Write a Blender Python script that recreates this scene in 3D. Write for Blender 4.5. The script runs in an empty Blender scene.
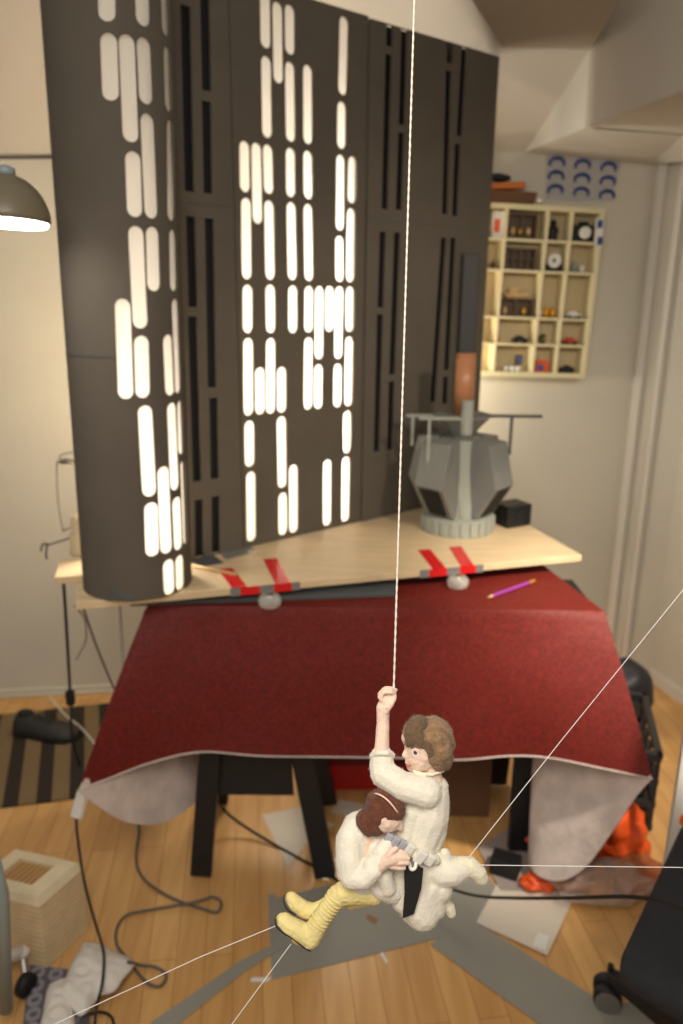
import bpy, bmesh, math, random
import numpy as np
from mathutils import Vector, Matrix, noise
from math import radians as R, sin, cos, pi
random.seed(7)
sc = bpy.context.scene
C = sc.collection

# ------------------------------------------------------------------ camera, world, lights, exposure
FPX, TH, RO, CH = 768.0, R(16), R(-.55), 1.5
cd = bpy.data.cameras.new('camera'); cam = bpy.data.objects.new('camera', cd); C.objects.link(cam)
cd.sensor_fit = 'VERTICAL'; cd.sensor_height = 36; cd.lens = 27; cd.clip_start = .02
cam.matrix_world = Matrix.Translation((0, 0, CH)) @ Matrix.Rotation(pi/2 - TH, 4, 'X') @ Matrix.Rotation(-RO, 4, 'Z')
cd.dof.use_dof = True; cd.dof.focus_distance = .72; cd.dof.aperture_fstop = 5.0
sc.camera = cam
sc.view_settings.view_transform = 'Standard'; sc.view_settings.look = 'None'
sc.view_settings.gamma = 1; sc.view_settings.use_curve_mapping = False
sc.view_settings.exposure = 0.55

w = bpy.data.worlds.new('world'); sc.world = w; w.use_nodes = True
w.node_tree.nodes['Background'].inputs[0].default_value = (.80, .77, .74, 1)
w.node_tree.nodes['Background'].inputs[1].default_value = .21

def area(name, loc, target, size, power, col, size_y=None, spread=None):
    l = bpy.data.lights.new(name, 'AREA'); l.energy = power; l.color = col; l.size = size
    if size_y: l.shape = 'RECTANGLE'; l.size_y = size_y
    if spread: l.spread = spread
    o = bpy.data.objects.new(name, l); C.objects.link(o); o.location = loc
    o.rotation_euler = (Vector(target) - Vector(loc)).to_track_quat('-Z', 'Y').to_euler()
    return o
def spot(name, loc, target, power, col, ang, blend=.5, rad=.04):
    l = bpy.data.lights.new(name, 'SPOT'); l.energy = power; l.color = col; l.spot_size = R(ang); l.spot_blend = blend
    l.shadow_soft_size = rad
    o = bpy.data.objects.new(name, l); C.objects.link(o); o.location = loc
    o.rotation_euler = (Vector(target) - Vector(loc)).to_track_quat('-Z', 'Y').to_euler()
    return o
def bulb(name, loc, power, col, rad=.04):
    l = bpy.data.lights.new(name, 'POINT'); l.energy = power; l.color = col; l.shadow_soft_size = rad
    o = bpy.data.objects.new(name, l); C.objects.link(o); o.location = loc; return o
# room light above and behind the camera, a warm spot aimed at the right end of the table
area('room_light', (-.15, -.05, 2.0), (.05, 1.1, .5), .8, 13.5, (1, .93, .83))
spot('work_spot', (1.0, .80, 2.05), (.70, 1.80, .70), 170, (1, .89, .76), 38, 1.0, .06)
spot('work_lamp', (.95, .70, 1.95), (.36, 2.25, 1.05), 30, (1, .89, .72), 62, .9, .08)
# work lamps standing behind the set wall that light its diffuser sheets
area('back_lamp_middle', (-.05, 2.60, 1.25), (.05, 2.25, 1.25), .22, 17, (1, .93, .80), 0.95)
area('back_lamp_left', (-.56, 1.98, 1.05), (-.47, 1.74, 1.15), .10, 3.0, (1, .92, .80), .5)
bulb('back_bulb', (-.52, 2.22, 1.25), 8, (1, .86, .62), .05)
bulb('back_bulb_right', (.30, 2.66, 1.22), 3.6, (1, .90, .70), .05)

# ------------------------------------------------------------------ pixel -> world helpers (layout only)
def ray(px, py):
    x = (px - 341.5)/FPX; y = -(py - 512)/FPX
    c, s = cos(RO), sin(RO); x, y = c*x + s*y, -s*x + c*y
    # same orientation as the camera matrix above
    return Vector((x, cos(TH) + y*sin(TH), -sin(TH) + y*cos(TH)))
EYE = Vector((0, 0, CH))
def onz(px, py, z=0): d = ray(px, py); return EYE + d*((z - CH)/d.z)
def ony(px, py, Y): d = ray(px, py); return EYE + d*(Y/d.y)
def onp(px, py, p, n): d = ray(px, py); return EYE + d*((Vector(p) - EYE).dot(n)/d.dot(n))
def dep(px, py, t): return EYE + ray(px, py)*t          # optical depth t

# ------------------------------------------------------------------ materials
def lin(c): return tuple(((v/255)/12.92 if v/255 <= .04045 else (((v/255)+.055)/1.055)**2.4) for v in c) + (1,)
def mat(name, col, rough=.6, var=.0, scale=20, bump=0, bscale=200, metal=0, sheen=0, alpha=None, trans=0, col2=None, coords='Object', stretch=None, spec=.5):
    m = bpy.data.materials.new(name); m.use_nodes = True; nt = m.node_tree; b = nt.nodes['Principled BSDF']
    b.inputs['Base Color'].default_value = lin(col); b.inputs['Roughness'].default_value = rough
    b.inputs['Metallic'].default_value = metal
    b.inputs['Specular IOR Level'].default_value = spec
    if sheen: b.inputs['Sheen Weight'].default_value = sheen
    if trans: b.inputs['Transmission Weight'].default_value = trans
    if alpha is not None: b.inputs['Alpha'].default_value = alpha
    tc = nt.nodes.new('ShaderNodeTexCoord'); mp = nt.nodes.new('ShaderNodeMapping')
    nt.links.new(tc.outputs[coords], mp.inputs[0])
    if stretch: mp.inputs['Scale'].default_value = stretch
    if var or col2:
        n = nt.nodes.new('ShaderNodeTexNoise'); n.inputs['Scale'].default_value = scale; n.inputs['Detail'].default_value = 5
        r = nt.nodes.new('ShaderNodeValToRGB'); nt.links.new(mp.outputs[0], n.inputs[0]); nt.links.new(n.outputs[0], r.inputs[0])
        a = lin(col); bb = lin(col2) if col2 else tuple(min(1, v*(1+var)) for v in a[:3]) + (1,)
        a2 = a if col2 else tuple(v*(1-var) for v in a[:3]) + (1,)
        r.color_ramp.elements[0].position = .35; r.color_ramp.elements[1].position = .65
        r.color_ramp.elements[0].color = a2; r.color_ramp.elements[1].color = bb
        nt.links.new(r.outputs[0], b.inputs['Base Color'])
    if bump:
        n = nt.nodes.new('ShaderNodeTexNoise'); n.inputs['Scale'].default_value = bscale; n.inputs['Detail'].default_value = 3
        bp = nt.nodes.new('ShaderNodeBump'); bp.inputs['Strength'].default_value = bump; bp.inputs['Distance'].default_value = .002
        nt.links.new(mp.outputs[0], n.inputs[0]); nt.links.new(n.outputs[0], bp.inputs['Height']); nt.links.new(bp.outputs[0], b.inputs['Normal'])
    return m
def wave_mat(name, c1, c2, scale, rough=.6, axis='X', pos=(.45, .55), dist=0, coords='Object', rot=None):
    m = mat(name, c1, rough); nt = m.node_tree; b = nt.nodes['Principled BSDF']
    tc = nt.nodes.new('ShaderNodeTexCoord'); mp = nt.nodes.new('ShaderNodeMapping'); wv = nt.nodes.new('ShaderNodeTexWave'); r = nt.nodes.new('ShaderNodeValToRGB')
    if rot: mp.inputs['Rotation'].default_value = rot
    wv.bands_direction = axis; wv.inputs['Scale'].default_value = scale; wv.inputs['Distortion'].default_value = dist
    r.color_ramp.elements[0].position = pos[0]; r.color_ramp.elements[1].position = pos[1]
    r.color_ramp.elements[0].color = lin(c1); r.color_ramp.elements[1].color = lin(c2)
    nt.links.new(tc.outputs[coords], mp.inputs[0]); nt.links.new(mp.outputs[0], wv.inputs[0]); nt.links.new(wv.outputs[0], r.inputs[0]); nt.links.new(r.outputs[0], b.inputs['Base Color'])
    return m

M = dict(
    wall=mat('wall_paint', (206, 200, 184), .75, .03, 3),
    ceil=mat('ceiling_paint', (196, 188, 176), .8, .03, 3),
    trimw=mat('trim_paint', (214, 208, 196), .5),
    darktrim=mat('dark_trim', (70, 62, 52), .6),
    panel=mat('panel_grey', (98, 90, 79), .85, .05, 8, .15, 300, spec=.2),
    black=mat('slot_black', (14, 13, 13), .7),
    ply=mat('plywood', (212, 186, 146), .5, .08, 6, stretch=(1, 8, 1)),
    redtape=mat('red_tape', (205, 28, 28), .25),
    greytape=mat('grey_tape', (120, 118, 114), .4),
    silver=mat('silver_tape', (150, 148, 142), .3, metal=.4),
    cloth=None,
    lining=mat('lining_felt', (210, 194, 184), .95, .12, 18, .8, 60),
    plastic_black=mat('black_plastic', (22, 22, 24), .45),
    rubber=mat('black_rubber', (16, 16, 17), .6),
    grey=mat('model_grey', (128, 128, 122), .6, .05, 10),
    grey_d=mat('model_dark_grey', (82, 84, 84), .6),
    grey_l=mat('model_light_grey', (158, 160, 148), .6),
    cream=mat('shelf_cream', (224, 212, 172), .5),
    felt=mat('white_felt', (226, 218, 200), .95, .05, 60, .45, 700, sheen=.4),
    felt2=mat('cream_felt', (226, 218, 190), .95, .05, 60, .4, 700, sheen=.3),
    skin=mat('skin_felt', (232, 200, 178), .95, .06, 80, .5, 400, sheen=.2),
    hair=mat('brown_hair_felt', (140, 108, 76), .95, .25, 160, 1.0, 500, sheen=.2),
    hair_d=mat('dark_fringe_felt', (108, 84, 58), .95, .2, 160, 1.0, 500, sheen=.2),
    hair2=mat('auburn_hair_felt', (100, 54, 32), .95, .22, 160, 1.0, 500, sheen=.15),
    yellow=mat('yellow_fabric', (222, 204, 138), .85, .06, 60, .6, 260),
    sole=mat('boot_sole', (40, 34, 30), .7),
    leather=mat('black_strap', (22, 22, 22), .6),
    pouch=mat('pouch_white', (226, 224, 214), .7),
    pouchg=mat('pouch_grey', (170, 170, 178), .6),
    string=mat('string_wool', (226, 216, 200), .9),
    thread=mat('thread_nylon', (235, 232, 228), .5),
    orange=mat('orange_plastic', (236, 88, 26), .45, .2, 12),
    brown=mat('brown_card', (104, 72, 46), .8, .1, 6),
    tan=mat('tan_card', (150, 110, 74), .8, .08, 8),
    paperg=mat('grey_card', (146, 142, 130), .8, .05, 5),
    paperw=mat('white_paper', (212, 200, 182), .8, .04, 5),
    white=mat('white_plastic', (228, 226, 218), .5),
    redbag=mat('red_crate', (186, 26, 24), .45, .15, 10),
    shoe=mat('black_shoe', (44, 42, 40), .6, .2, 30),
    bagblk=mat('black_bag', (40, 40, 42), .5, .3, 30, .6, 30),
    tissue=mat('white_cloth', (222, 214, 202), .9, .03, 20, .4, 80),
    bluegrey=mat('blue_grey_metal', (140, 152, 150), .4),
    purple=mat('purple_pencil', (150, 60, 150), .4),
    gold=mat('gold', (220, 160, 40), .3, metal=.6),
    darkwood=mat('dark_wood', (84, 58, 40), .5),
    wood=mat('light_wood', (206, 170, 116), .6, .08, 20),
    blue=mat('blue_ink', (46, 62, 130), .5),
    green=mat('green_leaf', (60, 90, 44), .7),
    redc=mat('red_paint', (190, 60, 44), .5),
    blue2=mat('blue_paint', (70, 90, 150), .5),
    wire=mat('steel_wire', (150, 146, 138), .35, metal=.7),
    eyeblue=mat('eye_blue', (54, 74, 120), .4), eyew=mat('eye_white', (236, 232, 226), .5),
    lip=mat('lip_felt', (196, 112, 98), .9),
    chair=mat('chair_fabric', (34, 35, 38), .9, .1, 60, .5, 300),
    pad=mat('pad_grey', (92, 88, 92), .9), padr=mat('pad_ring', (140, 134, 138), .9),
    bulbw=None, diff=None, glass=None, bag=None)

def floor_material():
    m = mat('laminate_floor', (214, 165, 100), .34); nt = m.node_tree; b = nt.nodes['Principled BSDF']
    tc = nt.nodes.new('ShaderNodeTexCoord'); mp = nt.nodes.new('ShaderNodeMapping'); mp.inputs['Rotation'].default_value = (0, 0, R(90 - 7))
    br = nt.nodes.new('ShaderNodeTexBrick'); br.inputs['Scale'].default_value = 1
    br.inputs['Brick Width'].default_value = .62; br.inputs['Row Height'].default_value = .066; br.inputs['Mortar Size'].default_value = .0011
    br.inputs['Color1'].default_value = lin((220, 172, 108)); br.inputs['Color2'].default_value = lin((208, 158, 96)); br.inputs['Mortar'].default_value = lin((172, 124, 72))
    br.offset = .37
    mp2 = nt.nodes.new('ShaderNodeMapping'); mp2.inputs['Rotation'].default_value = (0, 0, R(-7)); mp2.inputs['Scale'].default_value = (34, 3, 1)
    n = nt.nodes.new('ShaderNodeTexNoise'); n.inputs['Scale'].default_value = 1.0; n.inputs['Detail'].default_value = 6
    mx = nt.nodes.new('ShaderNodeMixRGB'); mx.blend_type = 'MULTIPLY'; mx.inputs[0].default_value = .35
    rp = nt.nodes.new('ShaderNodeValToRGB'); rp.color_ramp.elements[0].position = .35; rp.color_ramp.elements[0].color = (.62, .5, .38, 1); rp.color_ramp.elements[1].position = .6; rp.color_ramp.elements[1].color = (1, 1, 1, 1)
    L = nt.links.new
    L(tc.outputs['Object'], mp.inputs[0]); L(mp.outputs[0], br.inputs[0]); L(tc.outputs['Object'], mp2.inputs[0]); L(mp2.outputs[0], n.inputs[0])
    L(n.outputs[0], rp.inputs[0]); L(br.outputs[0], mx.inputs[1]); L(rp.outputs[0], mx.inputs[2]); L(mx.outputs[0], b.inputs['Base Color'])
    return m
def cloth_material():
    m = mat('red_tablecloth', (150, 38, 34), .58); nt = m.node_tree; b = nt.nodes['Principled BSDF']
    b.inputs['Specular IOR Level'].default_value = .22
    tc = nt.nodes.new('ShaderNodeTexCoord')
    n = nt.nodes.new('ShaderNodeTexNoise'); n.inputs['Scale'].default_value = 110; n.inputs['Detail'].default_value = 7; n.inputs['Roughness'].default_value = .7
    r = nt.nodes.new('ShaderNodeValToRGB'); r.color_ramp.elements[0].position = .38; r.color_ramp.elements[0].color = lin((92, 28, 22)); r.color_ramp.elements[1].position = .64; r.color_ramp.elements[1].color = lin((118, 37, 29))
    n2 = nt.nodes.new('ShaderNodeTexNoise'); n2.inputs['Scale'].default_value = 7; n2.inputs['Detail'].default_value = 4
    bp = nt.nodes.new('ShaderNodeBump'); bp.inputs['Strength'].default_value = .5; bp.inputs['Distance'].default_value = .01
    L = nt.links.new
    L(tc.outputs['Object'], n.inputs[0]); L(n.outputs[0], r.inputs[0]); L(r.outputs[0], b.inputs['Base Color'])
    L(tc.outputs['Object'], n2.inputs[0]); L(n2.outputs[0], bp.inputs['Height']); L(bp.outputs[0], b.inputs['Normal'])
    return m
def diffuser_material():
    m = bpy.data.materials.new('diffuser_paper'); m.use_nodes = True; nt = m.node_tree; nt.nodes.clear()
    o = nt.nodes.new('ShaderNodeOutputMaterial'); t = nt.nodes.new('ShaderNodeBsdfTranslucent'); d = nt.nodes.new('ShaderNodeBsdfDiffuse'); x = nt.nodes.new('ShaderNodeMixShader')
    t.inputs[0].default_value = (.95, .93, .9, 1); d.inputs[0].default_value = (.85, .82, .78, 1); x.inputs[0].default_value = .35
    nt.links.new(t.outputs[0], x.inputs[1]); nt.links.new(d.outputs[0], x.inputs[2]); nt.links.new(x.outputs[0], o.inputs[0]); return m
def emit_material(name, col, s):
    m = bpy.data.materials.new(name); m.use_nodes = True; b = m.node_tree.nodes['Principled BSDF']
    b.inputs['Emission Color'].default_value = col + (1,); b.inputs['Emission Strength'].default_value = s; return m
def clear_material(name, col, alpha):
    m = mat(name, col, .15, alpha=alpha); return m
M['floor'] = floor_material(); M['cloth'] = cloth_material(); M['diff'] = diffuser_material()
M['bulbw'] = emit_material('lamp_bulb', (1, .97, .92), 14)
M['glass'] = mat('clear_glass', (250, 244, 230), .06, alpha=.3)
M['bag'] = mat('clear_bag', (220, 205, 190), .2, alpha=.28)
M['sheet'] = mat('clear_sheet', (205, 205, 210), .2, alpha=.25)
M['rug'] = wave_mat('striped_rug', (44, 34, 26), (120, 100, 68), 3.3, .95, 'X', (.4, .5), 0, rot=(0, 0, R(-18)))
M['slat'] = wave_mat('slatted_wood', (178, 150, 108), (222, 200, 158), 30, .7, 'Z', (.2, .6), .4)
M['gridm'] = mat('case_grid', (90, 70, 50), .5)

# ------------------------------------------------------------------ mesh helpers
def bm_new(): return bmesh.new()
def box(bm, c, s, rot=None, bev=0):
    r = bmesh.ops.create_cube(bm, size=1); vs = r['verts']
    mtx = Matrix.Translation(c) @ (rot.to_4x4() if rot else Matrix.Identity(4)) @ Matrix.Diagonal((*s, 1))
    bmesh.ops.transform(bm, matrix=mtx, verts=vs)
    if bev:
        es = list({e for v in vs for e in v.link_edges})
        bmesh.ops.bevel(bm, geom=es, offset=bev, segments=2, affect='EDGES', profile=.6)
def prism(bm, poly, ext):
    """poly: list of Vector (planar), ext: Vector"""
    a = [bm.verts.new(p) for p in poly]; b = [bm.verts.new(Vector(p) + ext) for p in poly]
    n = len(poly); bm.faces.new(a); bm.faces.new(b[::-1])
    for i in range(n): bm.faces.new((a[i], b[i], b[(i+1) % n], a[(i+1) % n]))
def hexa(bm, lo, hi):
    a = [bm.verts.new(p) for p in lo]; b = [bm.verts.new(p) for p in hi]; n = len(a)
    bm.faces.new(a[::-1]); bm.faces.new(b)
    for i in range(n): bm.faces.new((a[i], a[(i+1) % n], b[(i+1) % n], b[i]))
def smooth_path(pts, k=6):
    pts = [Vector(p) for p in pts]; out = []
    for i in range(len(pts)-1):
        p0 = pts[max(i-1, 0)]; p1 = pts[i]; p2 = pts[i+1]; p3 = pts[min(i+2, len(pts)-1)]
        for j in range(k):
            t = j/k
            out.append(.5*((2*p1) + (p2-p0)*t + (2*p0-5*p1+4*p2-p3)*t*t + (3*p1-p0-3*p2+p3)*t**3))
    out.append(pts[-1]); return out
def tube(bm, pts, r, seg=8, caps=True):
    pts = [Vector(p) for p in pts]; rings = []; up = None
    for i, p in enumerate(pts):
        t = (pts[min(i+1, len(pts)-1)] - pts[max(i-1, 0)])
        if t.length < 1e-9: t = Vector((0, 0, 1))
        t.normalize()
        if up is None: up = t.orthogonal().normalized()
        up = (up - t*up.dot(t)); up = up.normalized() if up.length > 1e-6 else t.orthogonal().normalized()
        s = t.cross(up); rr = r[i] if isinstance(r, (list, tuple)) else r
        rings.append([bm.verts.new(p + (up*cos(2*pi*k/seg) + s*sin(2*pi*k/seg))*rr) for k in range(seg)])
    for a, b in zip(rings, rings[1:]):
        for k in range(seg): bm.faces.new((a[k], a[(k+1) % seg], b[(k+1) % seg], b[k]))
    if caps: bm.faces.new(rings[0][::-1]); bm.faces.new(rings[-1])
def lathe(bm, prof, c=(0, 0, 0), seg=24, rot=None):
    rings = []; mtx = Matrix.Translation(c) @ (rot.to_4x4() if rot else Matrix.Identity(4))
    for r, z in prof: rings.append([bm.verts.new(mtx @ Vector((max(r, 1e-4)*cos(2*pi*k/seg), max(r, 1e-4)*sin(2*pi*k/seg), z))) for k in range(seg)])
    for a, b in zip(rings, rings[1:]):
        for k in range(seg): bm.faces.new((a[k], a[(k+1) % seg], b[(k+1) % seg], b[k]))
    bm.faces.new(rings[0][::-1]); bm.faces.new(rings[-1])
def ball(bm, c, r, s=(1, 1, 1), sub=2):
    v = bmesh.ops.create_icosphere(bm, subdivisions=sub, radius=r)['verts']
    bmesh.ops.transform(bm, matrix=Matrix.Translation(c) @ Matrix.Diagonal((*s, 1)), verts=v)
def obj(name, bm, m, parent=None, smooth=False, bevel=0):
    bmesh.ops.recalc_face_normals(bm, faces=bm.faces)
    me = bpy.data.meshes.new(name); bm.to_mesh(me); bm.free()
    if not isinstance(m, list): m = [m]
    for k in m: me.materials.append(k)
    if smooth:
        for p in me.polygons: p.use_smooth = True
    o = bpy.data.objects.new(name, me); C.objects.link(o)
    if parent: o.parent = parent; o.matrix_parent_inverse = Matrix.Identity(4)
    if bevel:
        b = o.modifiers.new('bevel', 'BEVEL'); b.width = bevel; b.segments = 2; b.limit_method = 'ANGLE'
    return o
def tag(o, label, cat, group=None):
    o['label'] = label; o['category'] = cat
    if group: o['group'] = group
    return o
def thing(name, label, cat, group=None, loc=(0, 0, 0), rot=(0, 0, 0)):
    o = bpy.data.objects.new(name, None); C.objects.link(o); o.empty_display_size = .05
    o.location = loc; o.rotation_euler = rot; return tag(o, label, cat, group)
def struct(o): o['kind'] = 'structure'; return o
def evaluated(o):
    """apply modifiers of a temporary object and return the mesh; the object is removed"""
    bpy.context.view_layer.update(); dg = bpy.context.evaluated_depsgraph_get(); dg.update()
    me = bpy.data.meshes.new_from_object(o.evaluated_get(dg)); bpy.data.objects.remove(o, do_unlink=True); return me

# ------------------------------------------------------------------ the room
WN = Vector((sin(R(7)), -cos(R(7)), 0)); WP = Vector((0, 2.787, 0)); WD = Vector((cos(R(7)), sin(R(7)), 0))
def wallp(u, z): return WP + WD*u + Vector((0, 0, z))
def onwall(px, py, off=0): return onp(px, py, WP + WN*off, WN)
bm = bm_new(); box(bm, (0, 1.2, -.02), (5, 4.4, .04)); struct(obj('floor', bm, M['floor']))
A = wallp(1.10, 0); A.z = 0
B = onz(650, 680); Cc = onz(683, 703); dBC = (Cc - B).normalized()
KZ = onwall(0, 155).z; KR = onwall(525, 152).z; KU = (onwall(0, 155) - WP).dot(WD); KV = (onwall(525, 152) - WP).dot(WD)
def kz(u): return KZ + (KR - KZ)*(u - KU)/(KV - KU)
def wall(name, a, b, z0, z1, m=M['wall'], th=.05):
    a = Vector((a[0], a[1], 0)); b = Vector((b[0], b[1], 0)); n = (b - a).cross(Vector((0, 0, 1))).normalized()*-th
    bm = bm_new(); prism(bm, [a + Vector((0, 0, z0)), b + Vector((0, 0, z0)), b + Vector((0, 0, z1)), a + Vector((0, 0, z1))], n); return struct(obj(name, bm, m))
wall('wall_back', wallp(-1.9, 0), A, 0, kz(1.1) + .03)
wall('wall_corner', A, B, 0, 2.2)
wall('wall_right', B, B + dBC*2.5, 0, 2.4)
# sloping ceiling above the knee wall (45 degrees), and the boxed-in beam at the right
slope = Vector((0, -1, 1)).normalized()
bm = bm_new()
a = wallp(-1.9, kz(-1.9)); b = wallp(1.15, kz(1.15)); up = (WN + Vector((0, 0, 1)))*.9
prism(bm, [a, b, b + up, a + up], Vector((0, .04, .04)))
struct(obj('ceiling', bm, M['ceil']))
SN = WN.cross(Vector((0,0,1))); sn = (up.cross(b - a)).normalized()
def onslope(px, py): return onp(px, py, a, sn)
v4 = onwall(525, 152, .002); zb = v4.z
v2 = onslope(590, 50); v1 = onslope(506, 48)
v3 = onp(585, 128, v2, (v2 - v4).cross(Vector((0, 0, 1))).normalized())
def hz(px, py, z): return onz(px, py, z)
v5 = onz(683, 92, v3.z); v6 = onz(683, 135, v3.z)
ext = (v5 - v3)*1.2
t0 = onz(640, -30, v2.z); t1 = onz(452, -30, v2.z)
bm = bm_new()
prism(bm, [v1 + Vector((0, .02, 0)), v2, t0, t1], Vector((0, 0, .05)))
struct(obj('ceiling_beam', bm, mat('beam_paint', (168, 160, 148), .8)))
bm = bm_new(); prism(bm, [v4, v3, Vector((v2.x, v2.y, v2.z))], Vector((.02, .03, 0))); struct(obj('wall_dormer_cheek', bm, M['trimw']))
v5u = v3 + ext; wv = v2 - v3
bm = bm_new(); prism(bm, [v3, v5u, v5u + wv*2.4, v3 + wv*2.4], Vector((.02, .03, 0))); struct(obj('wall_dormer', bm, M['ceil']))
def tri_sheet(name, vs, fs, m, up_=Vector((0, .01, .02))):
    bm = bm_new(); A_ = [bm.verts.new(p) for p in vs]; B_ = [bm.verts.new(Vector(p) + up_) for p in vs]
    for f in fs: bm.faces.new([A_[k] for k in f]); bm.faces.new([B_[k] for k in f][::-1])
    return struct(obj(name, bm, m))
v6u = v3 + (v6 - v3)*1.6
tri_sheet('ceiling_soffit', [v3 - Vector((0, .0, -.004)), v5u + Vector((0, -.01, .004)), v6u], [(0, 1, 2)], M['ceil'])
c1 = onwall(538, 154, .001); c2 = onwall(652, 164, .012); c3 = onp(700, 160, v6 + Vector((0, .02, 0)), Vector((0, -1, 0)))
tri_sheet('trim_3', [v4, v3, c1, v6, c2, v6u, c3], [(0, 1, 2), (1, 3, 4), (1, 4, 2), (3, 5, 6), (3, 6, 4)], M['ceil'])
# dark line where the knee wall ends, baseboard, corner casing
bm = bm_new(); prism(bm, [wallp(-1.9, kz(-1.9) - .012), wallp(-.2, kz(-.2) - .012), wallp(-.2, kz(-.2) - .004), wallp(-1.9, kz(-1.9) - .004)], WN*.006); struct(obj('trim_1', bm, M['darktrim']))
bm = bm_new(); prism(bm, [wallp(-1.9, .012), wallp(1.1, .012), wallp(1.1, .03), wallp(-1.9, .03)], WN*.012)
prism(bm, [wallp(-1.9, .0), wallp(1.1, .0), wallp(1.1, .012), wallp(-1.9, .012)], WN*.02); struct(obj('baseboard_back', bm, M['wall'], bevel=.003))
bm = bm_new(); nab = (B - A).cross(Vector((0, 0, 1))).normalized()
mid = A.lerp(B, .35)
for q, w2 in ((A.lerp(B, .05), .03), (A.lerp(B, .42), .02)):
    d = (B - A).normalized()*w2; prism(bm, [q, q + d, q + d + Vector((0, 0, 1.98)), q + Vector((0, 0, 1.98))], nab*.02)
struct(obj('trim_2', bm, M['trimw'], bevel=.004))
bm = bm_new(); nr = dBC.cross(Vector((0, 0, -1))).normalized()
prism(bm, [B, B + dBC*2.4, B + dBC*2.4 + Vector((0, 0, .05)), B + Vector((0, 0, .05))], nr*-.012); struct(obj('baseboard_right', bm, M['trimw']))

# ------------------------------------------------------------------ slotted panels (a flat outline with stadium holes, extruded)
def stadium(a, b, r, n=7):
    a = Vector(a); b = Vector(b); d = (b - a).normalized(); s = Vector((d.y, -d.x)); a = a + d*r; b = b - d*r; out = []
    for i in range(n+1):
        t = pi*i/n; out.append(b + s*cos(t)*r + d*sin(t)*r)
    for i in range(n+1):
        t = pi*i/n; out.append(a - s*cos(t)*r - d*sin(t)*r)
    return out
def slab(a, b, r):
    a = Vector(a); b = Vector(b); d = (b - a).normalized(); s = Vector((d.y, -d.x)); return [b + s*r, b - s*r, a - s*r, a + s*r]
def cut_sheet(outline, holes, th):
    """2-D filled curve with holes -> mesh data in local (u, z) = (x, y)"""
    cu = bpy.data.curves.new('tmp', 'CURVE'); cu.dimensions = '2D'; cu.fill_mode = 'BOTH'; cu.extrude = th/2
    for poly in [outline] + holes:
        sp = cu.splines.new('POLY'); sp.points.add(len(poly)-1); sp.use_cyclic_u = True
        for p, q in zip(sp.points, poly): p.co = (q[0], q[1], 0, 1)
    o = bpy.data.objects.new('tmp', cu); C.objects.link(o); return evaluated(o)
def mesh_obj(name, me, m, parent=None, smooth=False):
    me.materials.clear(); me.materials.append(m); me.name = name
    for p in me.polygons: p.use_smooth = smooth
    o = bpy.data.objects.new(name, me); C.objects.link(o)
    if parent: o.parent = parent
    return o

BZ = .82                                               # top face of the plywood board
P0 = onz(190, 560, BZ); P1 = onz(400, 512, BZ); PD = (P1 - P0).normalized(); PN = Vector((PD.y, -PD.x, 0))   # PN faces the camera
def uz(px, py, off=0):
    q = onp(px, py, P0 + PN*off, PN); return Vector(((q - P0).dot(PD), q.z))
PM = Matrix(((PD.x, 0, PN.x, P0.x), (PD.y, 0, PN.y, P0.y), (0, 1, 0, 0), (0, 0, 0, 1)))    # local (u, z, depth) -> world
s1 = 2.8458
def z2(x, y): return (200 + x/s1, y/s1)
def z5(x, y): return (200 + x/s1, 340 + y/s1)
def z1(x, y): return (x/s1, y/s1)
def z4(x, y): return (x/s1, 340 + y/s1)
lit = [(z2(187, -30), z2(189, 137)), (z2(222, 3), z2(225, 237)), (z2(257, 12), z2(258, 155)), (z2(190, 158), z2(193, 392)), (z2(257, 174), z2(260, 403)),
 (z2(308, 183), z2(309, 410)), (z2(412, 45), z2(407, 270)), (z2(405, 288), z2(404, 423)), (z2(128, 400), z2(130, 547)), (z2(162, 405), z2(166, 637)),
 (z2(194, 410), z2(198, 552)), (z2(259, 420), z2(260, 561)), (z2(308, 428), z2(310, 567)), (z2(402, 440), z2(400, 656)), (z2(436, 444), z2(434, 578)),
 (z2(133, 562), z2(135, 795)), (z2(198, 570), z2(202, 796)), (z2(261, 575), z2(265, 797)), (z2(309, 580), z2(312, 799)), (z2(432, 593), z2(429, 803)),
 (z2(399, 671), z2(399, 802)), (z2(137, 810), z2(138, 948)), (z2(202, 810), z2(203, 948)), (z2(266, 812), z2(266, 948)), (z2(312, 814), z2(311, 946)),
 (z2(342, 814), z2(340, 1022)), (z2(371, 814), z2(370, 944)), (z2(399, 815), z2(395, 1021)), (z2(429, 816), z2(428, 944)),
 (z2(139, 962), z5(140, 215)), (z2(203, 962), z5(203, 210)), (z2(311, 960), z5(309, 198)), (z2(427, 958), z5(424, 188)),
 (z5(172, 78), z5(173, 212)), (z5(234, 77), z5(234, 207)), (z5(339, 70), z5(338, 196)), (z5(394, 68), z5(393, 191)), (z5(142, 230), z5(143, 361)),
 (z5(233, 218), z5(236, 421)), (z5(421, 202), z5(420, 322)), (z5(146, 375), z5(148, 574)), (z5(267, 355), z5(268, 549)), (z5(237, 435), z5(238, 556)),
 (z5(364, 341), z5(363, 528)), (z5(417, 333), z5(415, 517))]
dark_left = [(z1(528, 15), z1(540, 545)), (z1(582, -60), z1(589, 258)), (z1(588, 288), z1(593, 550)), (z1(543, 616), z1(550, 873)), (z1(596, 621), z4(604, 135)),
 (z1(548, 902), z4(562, 402)), (z4(608, 165), z4(612, 395)), (z4(566, 455), z4(568, 625)), (z4(614, 445), z4(615, 615))]
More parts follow.
